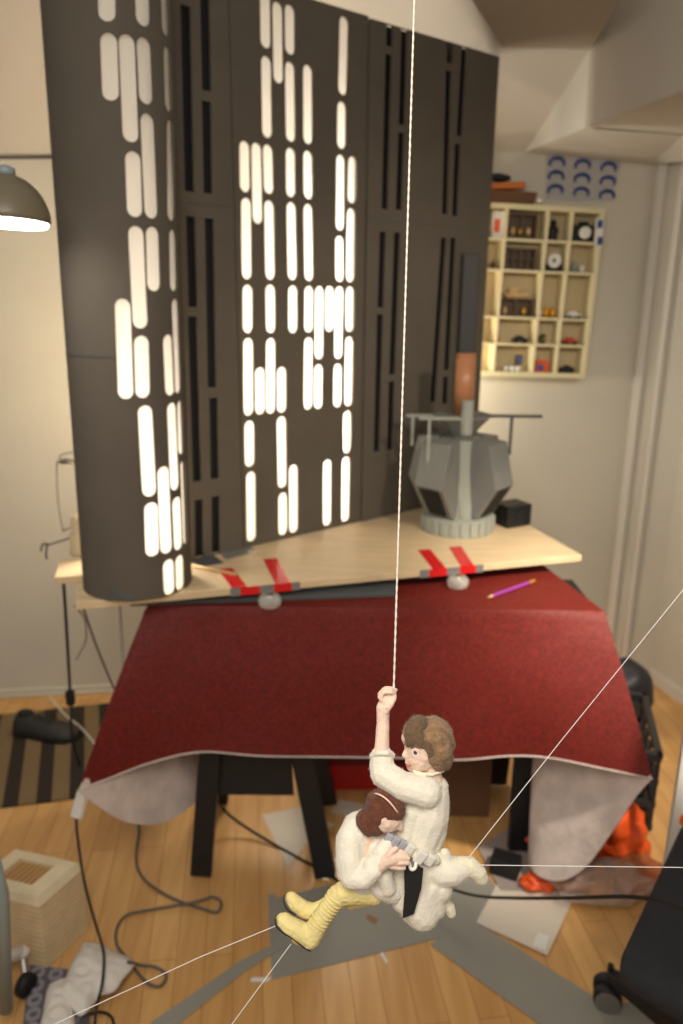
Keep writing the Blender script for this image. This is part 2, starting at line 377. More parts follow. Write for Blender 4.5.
dark_right = [(z2(541, 70), z2(540, 132)), (z2(538, 155), z2(526, 595)), (z2(583, 82), z2(575, 355)), (z2(574, 378), z2(566, 597)), (z2(521, 660), z2(514, 875)),
 (z2(513, 895), z5(503, 318)), (z2(562, 662), z5(547, 98)), (z5(546, 118), z5(541, 313)),
 ((450, 42), (450, 63)), ((449, 71), (445, 214)), ((444, 238), (433, 402)), ((464.8, 47), (459.5, 136)), ((458, 144), (455, 216)), ((453.5, 238), (446.7, 370)), ((446, 377), (445, 404))]
wall_set = thing('slotted_light_wall', 'tall flat dark grey panel wall with glowing slots and black slots, standing on the plywood', 'panel')
wall_set.matrix_world = PM
U0, U1, U2, U3 = -.03, .062, uz(365, 200)[0], uz(497, 55)[0]
UM = uz(236, 300)[0]
TOP = uz(440, 38)[1]
def flat_panel(name, u0, u1, z0, z1_, holes_lit, holes_dark, off, th=.008, notch=None):
    hs = [stadium(uz(*a, off + th/2), uz(*b, off + th/2), .0160) for a, b in holes_lit] + [slab(uz(*a, off + th/2), uz(*b, off + th/2), .0124) for a, b in holes_dark]
    out = [(u0, z0), (u1, z0), (u1, z1_), (u0, z1_)] if not notch else notch
    me = cut_sheet(out, hs, th)
    o = mesh_obj(name, me, M['panel'], wall_set); o.location = (0, 0, off); return o
zt = TOP
flat_panel('lit_section', UM + .0015, U2 - .0015, BZ + .001, zt, lit, [], 0)
flat_panel('dark_slot_section', U0, UM - .0015, BZ + .001, zt, [], dark_left, 0)
u_a = uz(385, 40)[0]
flat_panel('dark_slot_section', U2 + .001, U3, BZ + .001, zt - .006, [], dark_right, .006)
for (ua, ub, off) in ((UM + .01, U2 - .01, -.022),):
    bm = bm_new(); prism(bm, [Vector((ua, BZ + .002, off)), Vector((ub, BZ + .002, off)), Vector((ub, zt - .01, off)), Vector((ua, zt - .01, off))], Vector((0, 0, .0015)))
    obj('diffuser_sheet', bm, M['diff'], wall_set)
for ua, ub in ((U0 + .002, UM - .004), (U2 + .004, U3 - .004)):
    bm = bm_new(); prism(bm, [Vector((ua, BZ + .002, -.018)), Vector((ub, BZ + .002, -.018)), Vector((ub, zt - .0065, -.018)), Vector((ua, zt - .0065, -.018))], Vector((0, 0, .010 if ua > .3 else .008)))
    obj('slot_backing', bm, M['black'], wall_set)
# seams of the stacked boards
bm = bm_new()
for ua, ub, zs, off in ((U2 + .002, U3 - .002, uz(420, 224)[1], .0102), (U0, UM - .004, uz(195, 204)[1], .0042)):
    prism(bm, [Vector((ua, zs, off)), Vector((ub, zs, off)), Vector((ub, zs + .0015, off)), Vector((ua, zs + .0015, off))], Vector((0, 0, .0006)))
obj('board_seam', bm, M['grey_d'], wall_set)
# posts that carry the panel from behind
bm = bm_new()
for u in (.0, UM + .0, U2, U3 - .06): box(bm, (u, (BZ + zt)/2 - .04, -.045), (.025, zt - BZ - .085, .02))
obj('rear_batten', bm, M['wood'], wall_set)

# curved column panel
CX, CY, CR, LEAN = -.490, 1.740, .125, .014
def oncyl(px, py):
    d = ray(px, py); best = None
    # iterate for the lean
    z = 1.4
    for _ in range(6):
        cx = CX + LEAN*(z - BZ); ax, ay = -cx, -CY
        a = d.x**2 + d.y**2; b_ = 2*(ax*d.x + ay*d.y); c = ax*ax + ay*ay - CR*CR; disc = max(b_*b_ - 4*a*c, 0)
        t = (-b_ - math.sqrt(disc))/(2*a); p = EYE + d*t; z = p.z
    ang = math.atan2(p.x - (CX + LEAN*(p.z - BZ)), -(p.y - CY))
    return Vector((ang*CR, p.z))
cyl = [(z1(302, -60), z1(304, 62)), (z1(404, -60), z1(407, 75)), (z1(466, -60), z1(471, 103)), (z1(308, 92), z1(315, 287)), (z1(360, 97), z1(373, 405)),
 (z1(408, 106), z1(416, 297)), (z1(474, 132), z1(479, 318)), (z1(418, 323), z1(431, 622)), (z1(483, 341), z1(486, 629)), (z1(378, 430), z1(384, 618)),
 (z1(386, 643), z1(400, 935)), (z1(433, 645), z1(438, 829)), (z1(490, 653), z1(493, 829)), (z1(348, 850), z4(358, 168)), (z1(402, 955), z4(407, 165)),
 (z1(477, 952), z4(485, 158)), (z1(497, 850), z4(506, 152)), (z4(412, 186), z4(426, 445)), (z4(488, 178), z4(498, 428)), (z4(511, 172), z4(515, 325)),
 (z4(464, 360), z4(474, 607)), (z4(430, 462), z4(434, 616)), (z4(502, 446), z4(508, 597)), (z4(519, 342), z4(528, 580)), (z4(479, 624), z4(483, 725)), (z4(510, 612), z4(513, 712))]
ARC0, ARC1 = -pi*CR*.75, pi*CR*.66
def bend(me):
    bm = bm_new(); bm.from_mesh(me)
    n = 56
    for i in range(1, n):
        u = ARC0 + (ARC1 - ARC0)*i/n
        bmesh.ops.bisect_plane(bm, geom=bm.verts[:] + bm.edges[:] + bm.faces[:], dist=1e-6, plane_co=(u, 0, 0), plane_no=(1, 0, 0))
    for v in bm.verts:
        a_ = v.co.x/CR; r = CR + v.co.z; z = v.co.y
        v.co = Vector((sin(a_)*r + LEAN*(z - BZ), -cos(a_)*r, z - BZ))
    bm.normal_update(); bm.to_mesh(me); bm.free()
hs = []
for a_, b_ in cyl:
    pa, pb = oncyl(*a_), oncyl(*b_)
    hs.append(stadium(pa, pb, .0156 if pa[0]/CR < 1.25 else .0140))
hs.sort(key=lambda h: h[0][0])
col = thing('curved_light_column', 'tall curved dark grey column with glowing rounded slots at the left plywood end', 'column', loc=(CX, CY, BZ))
me = cut_sheet([(ARC0, BZ + .001), (ARC1, BZ + .001), (ARC1, 2.12), (ARC0, 2.12)], hs, .004); bend(me)
cp = mesh_obj('column_shell', me, M['panel'], col)
me = cut_sheet([(ARC0 + .02, BZ + .002), (ARC1 - .01, BZ + .002), (ARC1 - .01, 2.11), (ARC0 + .02, 2.11)], [], .0008)
for v in me.vertices: v.co.z -= .012
bend(me); mesh_obj('diffuser_sheet', me, M['diff'], col, True)
def band(z, w_, a0, a1, name, m, r=CR + .0026):
    bm = bm_new(); n = 30; rows = []
    for i in range(n+1):
        a_ = a0 + (a1 - a0)*i/n
        rows.append([bm.verts.new((sin(a_)*rr + LEAN*(zz - BZ), -cos(a_)*rr, zz - BZ)) for rr, zz in ((r, z), (r, z + w_), (r + .001, z + w_), (r + .001, z))])
    for a1_, b1_ in zip(rows, rows[1:]):
        for k in range(4): bm.faces.new((a1_[k], a1_[(k+1) % 4], b1_[(k+1) % 4], b1_[k]))
    bm.faces.new(rows[0]); bm.faces.new(rows[-1][::-1]); return obj(name, bm, m, col)
band(oncyl(70, 355)[1], .0015, -1.5, .1, 'paper_seam', M['grey_d'])
bm = bm_new(); t_ = [oncyl(112, 588), oncyl(135, 597), oncyl(131, 603), oncyl(108, 600)]
def cylpt(u, z, dr): a_ = u/CR; return Vector((sin(a_)*(CR + dr) + LEAN*(z - BZ), -cos(a_)*(CR + dr), max(z, BZ + .002) - BZ))
lo = [cylpt(p[0], p[1], .0024) for p in t_]; hi = [cylpt(p[0], p[1], .0044) for p in t_]; hexa(bm, lo, hi)
obj('foot_tape', bm, M['grey_d'], col)

# ------------------------------------------------------------------ plywood board on clear feet, taped on
bd = [onz(75, 603, BZ), onz(582, 555, BZ), None, None]
fd = (bd[1] - bd[0]).normalized(); sd = Vector((-fd.y, fd.x, 0))
bd = [bd[0], bd[1], bd[1] + sd*.62, bd[0] + sd*.62]
bm = bm_new(); prism(bm, bd, Vector((0, 0, -.018)))
for i in range(2): box(bm, (bd[0].lerp(bd[3], .3 + .4*i) + bd[1].lerp(bd[2], .3 + .4*i))/2 + Vector((0, 0, -.021)), (1.0, .03, .006), Matrix.Rotation(math.atan2(fd.y, fd.x), 3, 'Z'))
BOARD = tag(obj('plywood_board', bm, M['ply'], bevel=.0015), 'large pale plywood board lying on clear casters across the red tabletop', 'board')
TZ = .765                                              # tabletop under the cloth; cloth top at TZ+.004
CLZ = TZ + .004
def strip(bm, pts, w_, up, th=.0012):
    pts = [Vector(p) for p in pts]; rows = []
    for i, p in enumerate(pts):
        rows.append([p - w_/2, p + w_/2, p + w_/2 + up[i]*th, p - w_/2 + up[i]*th])
    vs = [[bm.verts.new(q) for q in r] for r in rows]
    for a1_, b1_ in zip(vs, vs[1:]):
        for k in range(4): bm.faces.new((a1_[k], a1_[(k+1) % 4], b1_[(k+1) % 4], b1_[k]))
    bm.faces.new(vs[0]); bm.faces.new(vs[-1][::-1])
Zv = Vector((0, 0, 1))
def edge_at(px):   # board front edge point under this image column
    best = None
    for i in range(400):
        p = bd[0].lerp(bd[1], i/399); d = p - EYE; f = d.y*cos(TH) - d.z*sin(TH); x = 341.5 + FPX*(d.x/f)
        if best is None or abs(x - px) < best[0]: best = (abs(x - px), p)
    return best[1]
tapes = [(240, 225, 'left'), (283, 270, 'left'), (440, 424, 'right'), (468, 455, 'right')]
tl = ['red tape strip over the plywood edge, left one at the left clear caster', 'red tape strip over the plywood edge, right one at the left clear caster',
      'red tape strip over the plywood edge, left one below the grey tower', 'red tape strip over the plywood edge, right one below the grey tower']
for k, (xe, xt, sd_) in enumerate(tapes):
    e = edge_at(xe); yt = {240: 569, 283: 559, 440: 550, 468: 547}[xe]; t_ = onz(xt, yt, BZ)
    bm = bm_new(); f_ = -sd
    strip(bm, [t_ + Zv*.0003, e + Zv*.0003 + f_*.0006, e - Zv*.02 + f_*.0006], fd*.036, [Zv, (Zv + f_).normalized(), f_])
    obj('red_tape_strip', bm, M['redtape'], BOARD)['label'] = tl[k]
for k, (xa, xb, nm) in enumerate(((231, 300, 'left'), (420, 484, 'right'))):
    a_, b_ = edge_at(xa), edge_at(xb); f_ = -sd
    bm = bm_new(); zz = -Zv*.010
    for q0, q1, off in ((0, .14, 2.6), (.14, .42, 2.0), (.42, .62, 2.6), (.62, .88, 2.0), (.88, 1, 2.6)):
        pa = a_.lerp(b_, q0) + zz + f_*.0022; pb = a_.lerp(b_, q1) + zz + f_*.0022
        prism(bm, [pa - Zv*.010, pb - Zv*.010, pb + Zv*.011, pa + Zv*.011], f_*.0008)
    o = obj('grey_tape_band', bm, M['greytape'], BOARD)
    for i_, p_ in enumerate(o.data.polygons): p_.material_index = 0
    o['label'] = 'grey tape band along the plywood front edge at the %s clear caster' % nm
    o.data.materials.append(M['redtape'])
    for i_, p_ in enumerate(o.data.polygons):
        if (i_//6) in (1, 3): p_.material_index = 1
for k, (px, nm) in enumerate(((269, 'left one near the grey column'), (456, 'right one below the grey tower'))):
    e = edge_at(px) - sd*.020
    bm = bm_new(); lathe(bm, [(.014, .0), (.025, .004), (.0285, .014), (.0275, .024), (.021, .031), (.013, .033)], (0, 0, 0), 28); r = obj('caster', bm, M['glass'], BOARD, True); r.location = (e.x, e.y, CLZ + .001)
    r['label'] = 'clear plastic caster, ' + nm
    bm = bm_new(); lathe(bm, [(.009, .008), (.009, .033)], (0, 0, 0), 16); obj('pin', bm, M['wire'], r, True)
# dark grey card lying on the cloth under the board
q = [onz(130, 607, CLZ), onz(395, 597, CLZ), onz(400, 575, CLZ), onz(150, 580, CLZ)]
bm = bm_new(); prism(bm, [p + Zv*.001 for p in q], Zv*.012); tag(obj('grey_board_strip', bm, M['grey_d'], bevel=.001), 'long dark grey board strip lying on the red cloth under the plywood edge', 'board')
bm = bm_new(); tube(bm, [onz(189, 566, BZ) + Zv*.004, onz(236, 576, BZ) + Zv*.004], .004, 8); tag(obj('wooden_dowel', bm, M['wood'], smooth=True), 'thin pale wooden dowel lying on the plywood between grey column and red tape', 'dowel')
for pts, lb in (([(218, 552), (250, 545), (256, 552), (226, 560)], 'silver tape patch holding the flat panel foot to the plywood, beside the left red tape'),
                ([(188, 560), (214, 556), (224, 563), (196, 568)], 'dark grey tape patch at the foot of the black slotted section')):
    bm = bm_new(); prism(bm, [onz(*p, BZ) + Zv*.0003 for p in pts], Zv*.0012); obj('tape_patch', bm, M['silver'] if 'silver' in lb else M['grey_d'], BOARD)['label'] = lb

# ------------------------------------------------------------------ table: top on two black trestles, red cloth with pale lining
FL, FR = onz(148, 605, CLZ), onz(604, 611, CLZ); BR = onz(551, 571, CLZ); 
sdR = (BR - FR).normalized(); BRf = FR + sdR*.62; BLf = FL + Vector((.03, .62, 0))
FL.z = FR.z = BRf.z = BLf.z = CLZ
ctr = (FL + FR + BRf + BLf)/4
bm = bm_new(); prism(bm, [Vector((p.x, p.y, TZ - .03)) + (ctr - p).normalized()*.012*Vector((1, 1, 0)).length for p in (FL, FR, BRf, BLf)], Zv*.0295)
tag(obj('table_top', bm, M['plastic_black']), 'black table top on two black trestles under the red cloth', 'table')
def trestle(fx0, fx1, tx0, tx1, yf, label):
    """front leg foot x, leg x at the cross panel height, for the front pair; the rear pair mirrors it"""
    r = thing('trestle', label, 'trestle', 'black trestles under the red table', loc=((fx0 + fx1)/2, yf, 0)); cx_ = (fx0 + fx1)/2
    for fy, sy in ((0, 1), (.30, -1)):
        for f_, t_ in ((fx0, tx0), (fx1, tx1)):
            bm = bm_new(); top = Vector((t_ - cx_ + (t_ - f_)*.45, fy + sy*.075, TZ - .10)); foot = Vector((f_ - cx_, fy, .006))
            d_ = top - foot; rt = Zv.rotation_difference(d_).to_matrix(); box(bm, (foot + top)/2 + Vector((0, 0, .008)), (.056, .026, d_.length), rt, .004)
            obj('leg', bm, M['plastic_black'], r)
        bm = bm_new(); z0_, z1_ = .235, .56
        prism(bm, [Vector((tx0 - cx_, fy + sy*.033, z0_)), Vector((tx1 - cx_, fy + sy*.033, z0_)), Vector((tx1 - cx_ - .02, fy + sy*.09, z1_)), Vector((tx0 - cx_ + .02, fy + sy*.09, z1_))], Vector((0, .012, 0)))
        obj('cross_panel', bm, M['plastic_black'], r)
    bm = bm_new(); box(bm, (0, .15, TZ - .066), (fx1 - fx0 - .02, .14, .066), None, .006); obj('top_beam', bm, M['plastic_black'], r)
    return r
f1_, f2_ = onz(200, 884), onz(326, 872)
trestle(f1_.x, f2_.x, ony(216, 760, 1.75).x, ony(294, 760, 1.75).x, 1.69, 'black plastic trestle with splayed legs under the left half of the table')
trestle(.50, .66, .51, .62, 1.80, 'black plastic trestle under the right half of the table, behind the pale lining')

def grid_surface(rows, inward, th=.003):
    """rows: list of equal-length point lists -> (outer bm, inner bm)"""
    def mk(off):
        bm = bm_new(); V = [[bm.verts.new(p) for p in r] for r in rows]
        for a1_, b1_ in zip(V, V[1:]):
            for k in range(len(a1_)-1): bm.faces.new((a1_[k], a1_[k+1], b1_[k+1], b1_[k]))
        return bm, V
    return mk(0)
def res(pts, n):
    pts = smooth_path(pts, 8); L_ = [0]
    for a1_, b1_ in zip(pts, pts[1:]): L_.append(L_[-1] + (b1_ - a1_).length)
    out = []; j = 0
    for i in range(n+1):
        s = L_[-1]*i/n
        while j < len(L_) - 2 and L_[j+1] < s: j += 1
        out.append(pts[j].lerp(pts[j+1], min(1, (s - L_[j])/max(1e-9, L_[j+1]-L_[j]))))
    return out
hem = [((78, 790), 1.50), ((110, 778), 1.555), ((150, 763), 1.61), ((200, 752), 1.64), ((260, 756), 1.635), ((330, 757), 1.65), ((400, 758), 1.645), ((460, 760), 1.65), ((510, 756), 1.64), ((550, 758), 1.61), ((600, 768), 1.56), ((653, 779), 1.50)]
sL = [((78, 790), 1.50), ((100, 808), 1.53), ((130, 823), 1.58), ((165, 822), 1.66), ((195, 802), 1.76), ((204, 785), 1.86), ((196, 750), 2.0), ((190, 720), 2.2)]
sR = [((653, 779), 1.50), ((638, 795), 1.52), ((610, 836), 1.55), ((585, 868), 1.57), ((560, 881), 1.60), ((535, 873), 1.66), ((529, 850), 1.74), ((543, 800), 1.88), ((552, 760), 2.0), ((560, 730), 2.15)]
hemP = res([ony(*p, Y) for p, Y in hem], 72); sLP = res([ony(*p, Y) for p, Y in sL], 40); sRP = res([ony(*p, Y) for p, Y in sR], 40)
N = 26
def drape(top0, top1, hemc, sag=.0, flip=False):
    n = len(hemc) - 1; rows = []
    for j in range(N+1):
        t = j/N; row = []
        for i in range(n+1):
            s = i/n; T = top0.lerp(top1, s); Hh = hemc[i]
            # falls over a rounded edge: moves out first, then down
            out = t**.92; p = Vector((T.x + (Hh.x - T.x)*out, T.y + (Hh.y - T.y)*out, T.z + (Hh.z - T.z)*(t if t > .06 else t*t/.06)))
            nz = noise.noise(Vector((s*7, t*1.2, top0.x*3)))*.012*t*(1 - t)*4*max(0, min(1, s*6, (1 - s)*6))
            p.y += nz; p.x += nz*.3; row.append(p)
        rows.append(row)
    return rows
def cloth_mesh(off):
    bm = bm_new()
    F = drape(FL, FR, hemP); Lf = drape(FL, BLf, sLP); Rt = drape(FR, BRf, sRP)
    # share the corner line
    for j in range(N+1): Lf[j][0] = F[j][0]; Rt[j][0] = F[j][-1]
    allr = [(F, 1), (Lf, -1), (Rt, 1)]
    for rows, s in allr:
        V = [[bm.verts.new(p) for p in r] for r in rows]
        for a1_, b1_ in zip(V, V[1:]):
            for k in range(len(a1_)-1):
                f = (a1_[k], a1_[k+1], b1_[k+1], b1_[k]); bm.faces.new(f)
    n = 72; T0 = [FL.lerp(FR, i/n) for i in range(n+1)]; T1 = [BLf.lerp(BRf, i/n) for i in range(n+1)]
    V = [[bm.verts.new(T0[i].lerp(T1[i], j/40)) for i in range(n+1)] for j in range(41)]
    for a1_, b1_ in zip(V, V[1:]):
        for k in range(n): bm.faces.new((a1_[k], b1_[k], b1_[k+1], a1_[k+1]))
    bmesh.ops.remove_doubles(bm, verts=bm.verts, dist=.0008)
    bmesh.ops.recalc_face_normals(bm, faces=bm.faces); bm.normal_update()
    # make normals point up on top
    tops = [f for f in bm.faces if abs(f.normal.z) > .95 and f.calc_center_median().z > CLZ - .001]
    if tops and tops[len(tops)//2].normal.z < 0: bmesh.ops.reverse_faces(bm, faces=bm.faces)
    if off:
        bm.normal_update()
        ns = {v: v.normal.copy() for v in bm.verts}
        for v in bm.verts: v.co -= ns[v]*off
    return bm
def raw_obj(name, bm, m, parent=None):
    for e in bm.edges:
        if len(e.link_faces) == 2 and e.calc_face_angle(0) > R(38): e.smooth = False
    me = bpy.data.meshes.new(name); bm.to_mesh(me); bm.free(); me.materials.append(m)
    for p in me.polygons: p.use_smooth = True
    o = bpy.data.objects.new(name, me); C.objects.link(o)
    if parent: o.parent = parent
    return o
tc_ = raw_obj('tablecloth', cloth_mesh(0), M['cloth']); tag(tc_, 'dark red cloth draped over the table, pale felt underside showing at the corners', 'tablecloth')
raw_obj('felt_lining', cloth_mesh(.0022), M['lining'], tc_)['label'] = 'pale grey felt underside of the cloth'
# pale hem edge
bm = bm_new(); tube(bm, [p + Vector((0, 0, 0)) for p in hemP], .0022, 6); obj('hem_edge', bm, M['lining'], tc_, True)

# ------------------------------------------------------------------ on the plywood: grey tower model, speaker, tube
tb = onz(457, 528, BZ); S = .00306*1.0                    # metres per photo pixel at the tower
TW = thing('tower_model', 'grey faceted cardboard tower model on a ribbed round foot, on the plywood', 'model', loc=(tb.x, tb.y, BZ)); TW.scale = (1, 1, .86)
def tl_(px, py, d=0): return Vector(((px - 457)*S, d, (540 - py)*S*1.04))
bm = bm_new(); n = 40
lathe(bm, [(.105, .0), (.105, .055), (.095, .06)], (0, 0, 0), 40)
for k in range(24):
    a_ = 2*pi*k/24; box(bm, (cos(a_)*.106, sin(a_)*.106, .028), (.010, .012, .045), Matrix.Rotation(a_, 3, 'Z'))
obj('ribbed_foot', bm, M['grey_l'], TW)
# central tapered hexagonal column
def ring(n, r, z, a0=0, sx=1, sy=1): return [Vector((cos(a0 + 2*pi*k/n)*r*sx, sin(a0 + 2*pi*k/n)*r*sy, z)) for k in range(n)]
bm = bm_new(); hexa(bm, ring(8, .086, .055, pi/8), ring(8, .060, .32, pi/8)); obj('central_column', bm, M['grey_l'], TW)
def pod(angle, name='side_pod'):
    """wedge pod: radial profile extruded sideways; window on the lower sloping face"""
    g = bm_new(); w1 = .050
    prof = [(.045, .075), (.090, .062), (.150, .175), (.120, .318), (.06, .325)]     # (radius, height)
    ca, sa = cos(angle), sin(angle); rad = Vector((ca, sa, 0)); lat = Vector((-sa, ca, 0))
    lo_ = [rad*r + Zv*z - lat*w1*(.75 if r < .08 else 1) for r, z in prof]; hi_ = [rad*r + Zv*z + lat*w1*(.75 if r < .08 else 1) for r, z in prof]
    hexa(g, lo_, hi_); o = obj(name, g, M['grey'], TW, bevel=.002)
    a_ = rad*.0955 + Zv*.072; b_ = rad*.1475 + Zv*.170; nn = (rad*.103*-1 + Zv*.09)*-1; nn = Vector((rad.x*.113, rad.y*.113, -.06)).normalized()
    g = bm_new(); prism(g, [a_ - lat*w1*.62, b_ - lat*w1*.72, b_ + lat*w1*.72, a_ + lat*w1*.62], nn*.003); 
    for q in g.verts: q.co += nn*.0005
    obj('pod_window', g, M['black'], o)
    return o
for an in (-134, -40, 48, 140): pod(R(an))
# ridge fin facing the camera between the pods
g = bm_new(); hexa(g, [Vector((-.05, -.05, .06)), Vector((0, -.085, .06)), Vector((.03, -.05, .06))], [Vector((-.05, -.04, .30)), Vector((-.035, -.055, .31)), Vector((.01, -.04, .30))]); obj('ridge_fin', g, M['grey_l'], TW)
g = bm_new(); lathe(g, [(.030, .315), (.032, .33), (.085, .395), (.086, .40), (.02, .402)], (0, 0, 0), 8); obj('funnel', g, M['grey'], TW)
g = bm_new(); lathe(g, [(.034, .295), (.034, .318)], (0, 0, 0), 16); obj('neck_ring', g, M['black'], TW)
g = bm_new(); tube(g, [(0, 0, .33), (0, 0, .50)], .021, 16); obj('lower_tube', g, M['grey_l'], TW, True)
g = bm_new(); tube(g, [(-.002, -.088, .35), (-.002, -.088, .46)], .017, 16); box(g, (-.002, -.05, .40), (.012, .08, .012)); obj('front_tube', g, M['grey_l'], TW)
g = bm_new(); tube(g, [(.0, 0, .40), (.0, 0, .60)], .029, 18); obj('copper_tube', g, mat('copper_tube', (176, 120, 82), .35, .12, 10), TW, True)['label'] = 'copper coloured upper tube'
def tee(x, y, z0, z1_, bar):
    g = bm_new(); box(g, (x, y, (z0 + z1_)/2), (.008, .008, z1_ - z0)); box(g, (x + bar[0], y, z1_), (bar[1], .016, .009)); obj('tee_arm', g, M['grey_d'] if x > 0 else M['grey_l'], TW)
tee(.135, -.03, .27, .40, (-.005, .18)); tee(-.105, -.08, .25, .40, (.035, .13)); tee(-.14, .05, .28, .385, (.03, .10))
sp0 = onz(513, 527, BZ); SPK = thing('speaker_box', 'small black box with a round hole, on the plywood right behind the grey tower', 'speaker', loc=(sp0.x, sp0.y + .03, BZ), rot=(0, 0, R(28)))
g = bm_new(); box(g, (0, 0, .035), (.09, .075, .066), None, .003); obj('cabinet', g, M['plastic_black'], SPK)
g = bm_new(); lathe(g, [(.016, 0), (.016, .002), (.010, .0025)], (.0, -.038, .036), 20, Matrix.Rotation(R(90), 3, 'X')); obj('round_port', g, M['rubber'], SPK)
q0 = onz(470, 512, BZ) + Vector((.02, .06, 0)); q0 = Vector((.445, 2.50, BZ))
ub = ony(471, 254, 2.50)
bm = bm_new(); box(bm, (ub.x - .0, 2.50, (BZ + ub.z)/2 + .0005), (.05, .03, ub.z - BZ - .001), None, .004); tag(obj('dark_grey_post', bm, mat('dark_post', (58, 56, 54), .6)), 'tall dark grey post standing behind the copper tube of the tower', 'post')
# pencil on the red cloth
a_, b_ = onz(487, 600, CLZ) + Zv*.0062, onz(534, 583, CLZ) + Zv*.0062
PE = thing('pencil', 'purple pencil lying on the red cloth in front of the plywood', 'pencil', loc=a_)
d_ = b_ - a_
bm = bm_new(); tube(bm, [d_*.10, d_*.88], .0042, 6); obj('shaft', bm, M['purple'], PE)
bm = bm_new(); tube(bm, [d_*0, d_*.10], [.0004, .0042], 6); obj('tip', bm, M['wood'], PE)
bm = bm_new(); tube(bm, [d_*.88, d_*1.0], .0045, 8); obj('eraser_end', bm, M['gold'], PE)

# ------------------------------------------------------------------ left: desk lamp shade, wire stand, cables
LC = dep(8, 222, 1.35)
LA = thing('desk_lamp', 'grey dome desk lamp, lit, hanging in from the left edge', 'lamp', loc=LC, rot=(R(-3), R(2), 0))
Rr = 41*1.35/FPX
bm = bm_new(); prof = [(Rr*cos(t*pi/2/12), Rr*1.1*sin(t*pi/2/12)) for t in range(0, 12)]; prof += [(Rr*.12, Rr*1.12)]
inner = [(max(r - .003, .002), z - (.003 if z > .01 else 0)) for r, z in prof][::-1]
rg = []
for r_, z_ in prof + inner: rg.append([bm.verts.new((r_*cos(2*pi*k/40), r_*sin(2*pi*k/40), z_)) for k in range(40)])
for a1_, b1_ in list(zip(rg, rg[1:])) + [(rg[-1], rg[0])]:
    for k in range(40): bm.faces.new((a1_[k], a1_[(k+1) % 40], b1_[(k+1) % 40], b1_[k]))
obj('lamp_shade', bm, mat('lamp_grey', (114, 104, 82), .4), LA, True)
bm = bm_new(); lathe(bm, [(.004, Rr*.25), (Rr*.90, .006), (Rr*.93, .0), (Rr*.90, -.005), (.02, -.007)], (0, 0, 0), 32); obj('lit_bulb', bm, M['bulbw'], LA, True)
bm = bm_new(); lathe(bm, [(.016, Rr*1.06), (.016, Rr*1.06 + .012), (.008, Rr*1.06 + .016)], (0, 0, 0), 18); tube(bm, smooth_path([(-.01, 0, Rr*1.1 + .025), (-.05, 0, Rr*1.1 + .02), (-.22, .05, .08), (-.4, .05, .0), (-.42, .05, -1.1)]), .007, 8)
obj('lamp_arm', bm, M['bluegrey'], LA, True)
# wire stand behind the column
WY = 1.93
def wp(px, py, Y=WY): return ony(px, py, Y)
bm = bm_new()
for pts in ([(74, 452), (61, 455), (60, 461)], [(60, 463), (57, 464), (58, 500), (63, 531)], [(63, 531), (78, 524)]):
    tube(bm, smooth_path([wp(*p) for p in pts], 3), .0022, 6)
pl_ = [wp(60, 460), wp(74, 460), wp(74, 464), wp(60, 464)]; prism(bm, pl_, Vector((0, .03, 0)))
tube(bm, [wp(76, 524), Vector((wp(76, 524).x + .03, WY, BZ + .001))], .003, 6)
tag(obj('wire_bracket', bm, M['wire'], smooth=True), 'thin bent wire bracket sticking out left behind the curved column', 'bracket')
bm = bm_new()
tube(bm, [wp(48, 545), wp(90, 532)], .0025, 6); tube(bm, smooth_path([wp(41, 551), wp(43, 544), wp(50, 545)], 3), .003, 6); tube(bm, smooth_path([wp(47, 545), wp(46, 556), wp(48, 559)], 3), .003, 6)
tag(obj('hook_clamp', bm, mat('clamp_dark', (84, 78, 70), .5)), 'small dark hook clamp on a thin rod left of the curved column foot', 'clamp')
# pale box behind the column foot (catches the lamp light)
bm = bm_new(); c_ = onz(74, 575, BZ); q = [onz(60, 566, BZ), onz(80, 580, BZ)]
lb_ = onz(68, 573, BZ + .010); box(bm, lb_ + Vector((.02, .02, 0)), (.10, .13, .018), Matrix.Rotation(R(14), 3, 'Z'), .002)
tag(obj('pale_side_board', bm, M['ply']), 'small pale board beside the curved column foot at the left table end', 'board')
bm = bm_new(); rr = [.032, .034, .028, .03, .024]; lathe(bm, [(.040, 0), (.040, .01), (.036, .012), (.038, .05), (.03, .055), (.032, .09), (.02, .1)], tuple(onz(86, 552, BZ + .020)), 18)
tag(obj('lamp_base', bm, M['ply'], smooth=True), 'pale round lamp base glowing behind the curved column foot', 'lamp')

def cable(name, pts, r, m, label, cat='cable', k=6, seg=8):
    bm = bm_new(); tube(bm, smooth_path(pts, k), r, seg); return tag(obj(name, bm, m, smooth=True), label, cat)
f0 = lambda px, py, h=.006: onz(px, py, h)
cable('black_power_cable', [ony(63, 572, 1.9), ony(66, 620, 1.95), ony(70, 690, 2.05), ony(71, 700, 2.06)], .0045, M['rubber'], 'thick black power cable hanging from the table left end past the baseboard')
bm = bm_new(); a_ = ony(70, 694, 2.055); box(bm, a_ + Vector((0, 0, -.012)), (.024, .02, .045), None, .004); tag(obj('inline_switch', bm, M['rubber']), 'black inline switch on the cable hanging before the baseboard', 'switch')
cable('black_switch_cable', [ony(71, 705, 2.06), ony(72, 735, 2.04), onz(80, 765, .006), onz(92, 790, .006), onz(110, 800, .006)], .004, M['rubber'], 'black cable continuing from the switch down onto the striped rug')
cable('thin_grey_cord', [ony(74, 606, 1.83), ony(84, 618, 1.9), ony(86, 640, 1.95), ony(76, 660, 1.98)], .0022, mat('cord_grey', (150, 140, 120), .6), 'thin pale grey cord curling below the left plywood corner')
cable('thin_dark_cord', [ony(82, 604, 1.75), ony(96, 645, 1.85), ony(114, 688, 1.95), ony(124, 705, 2.0)], .0028, mat('cord_dark', (92, 82, 70), .6), 'thin brownish cord slanting down below the left plywood corner')
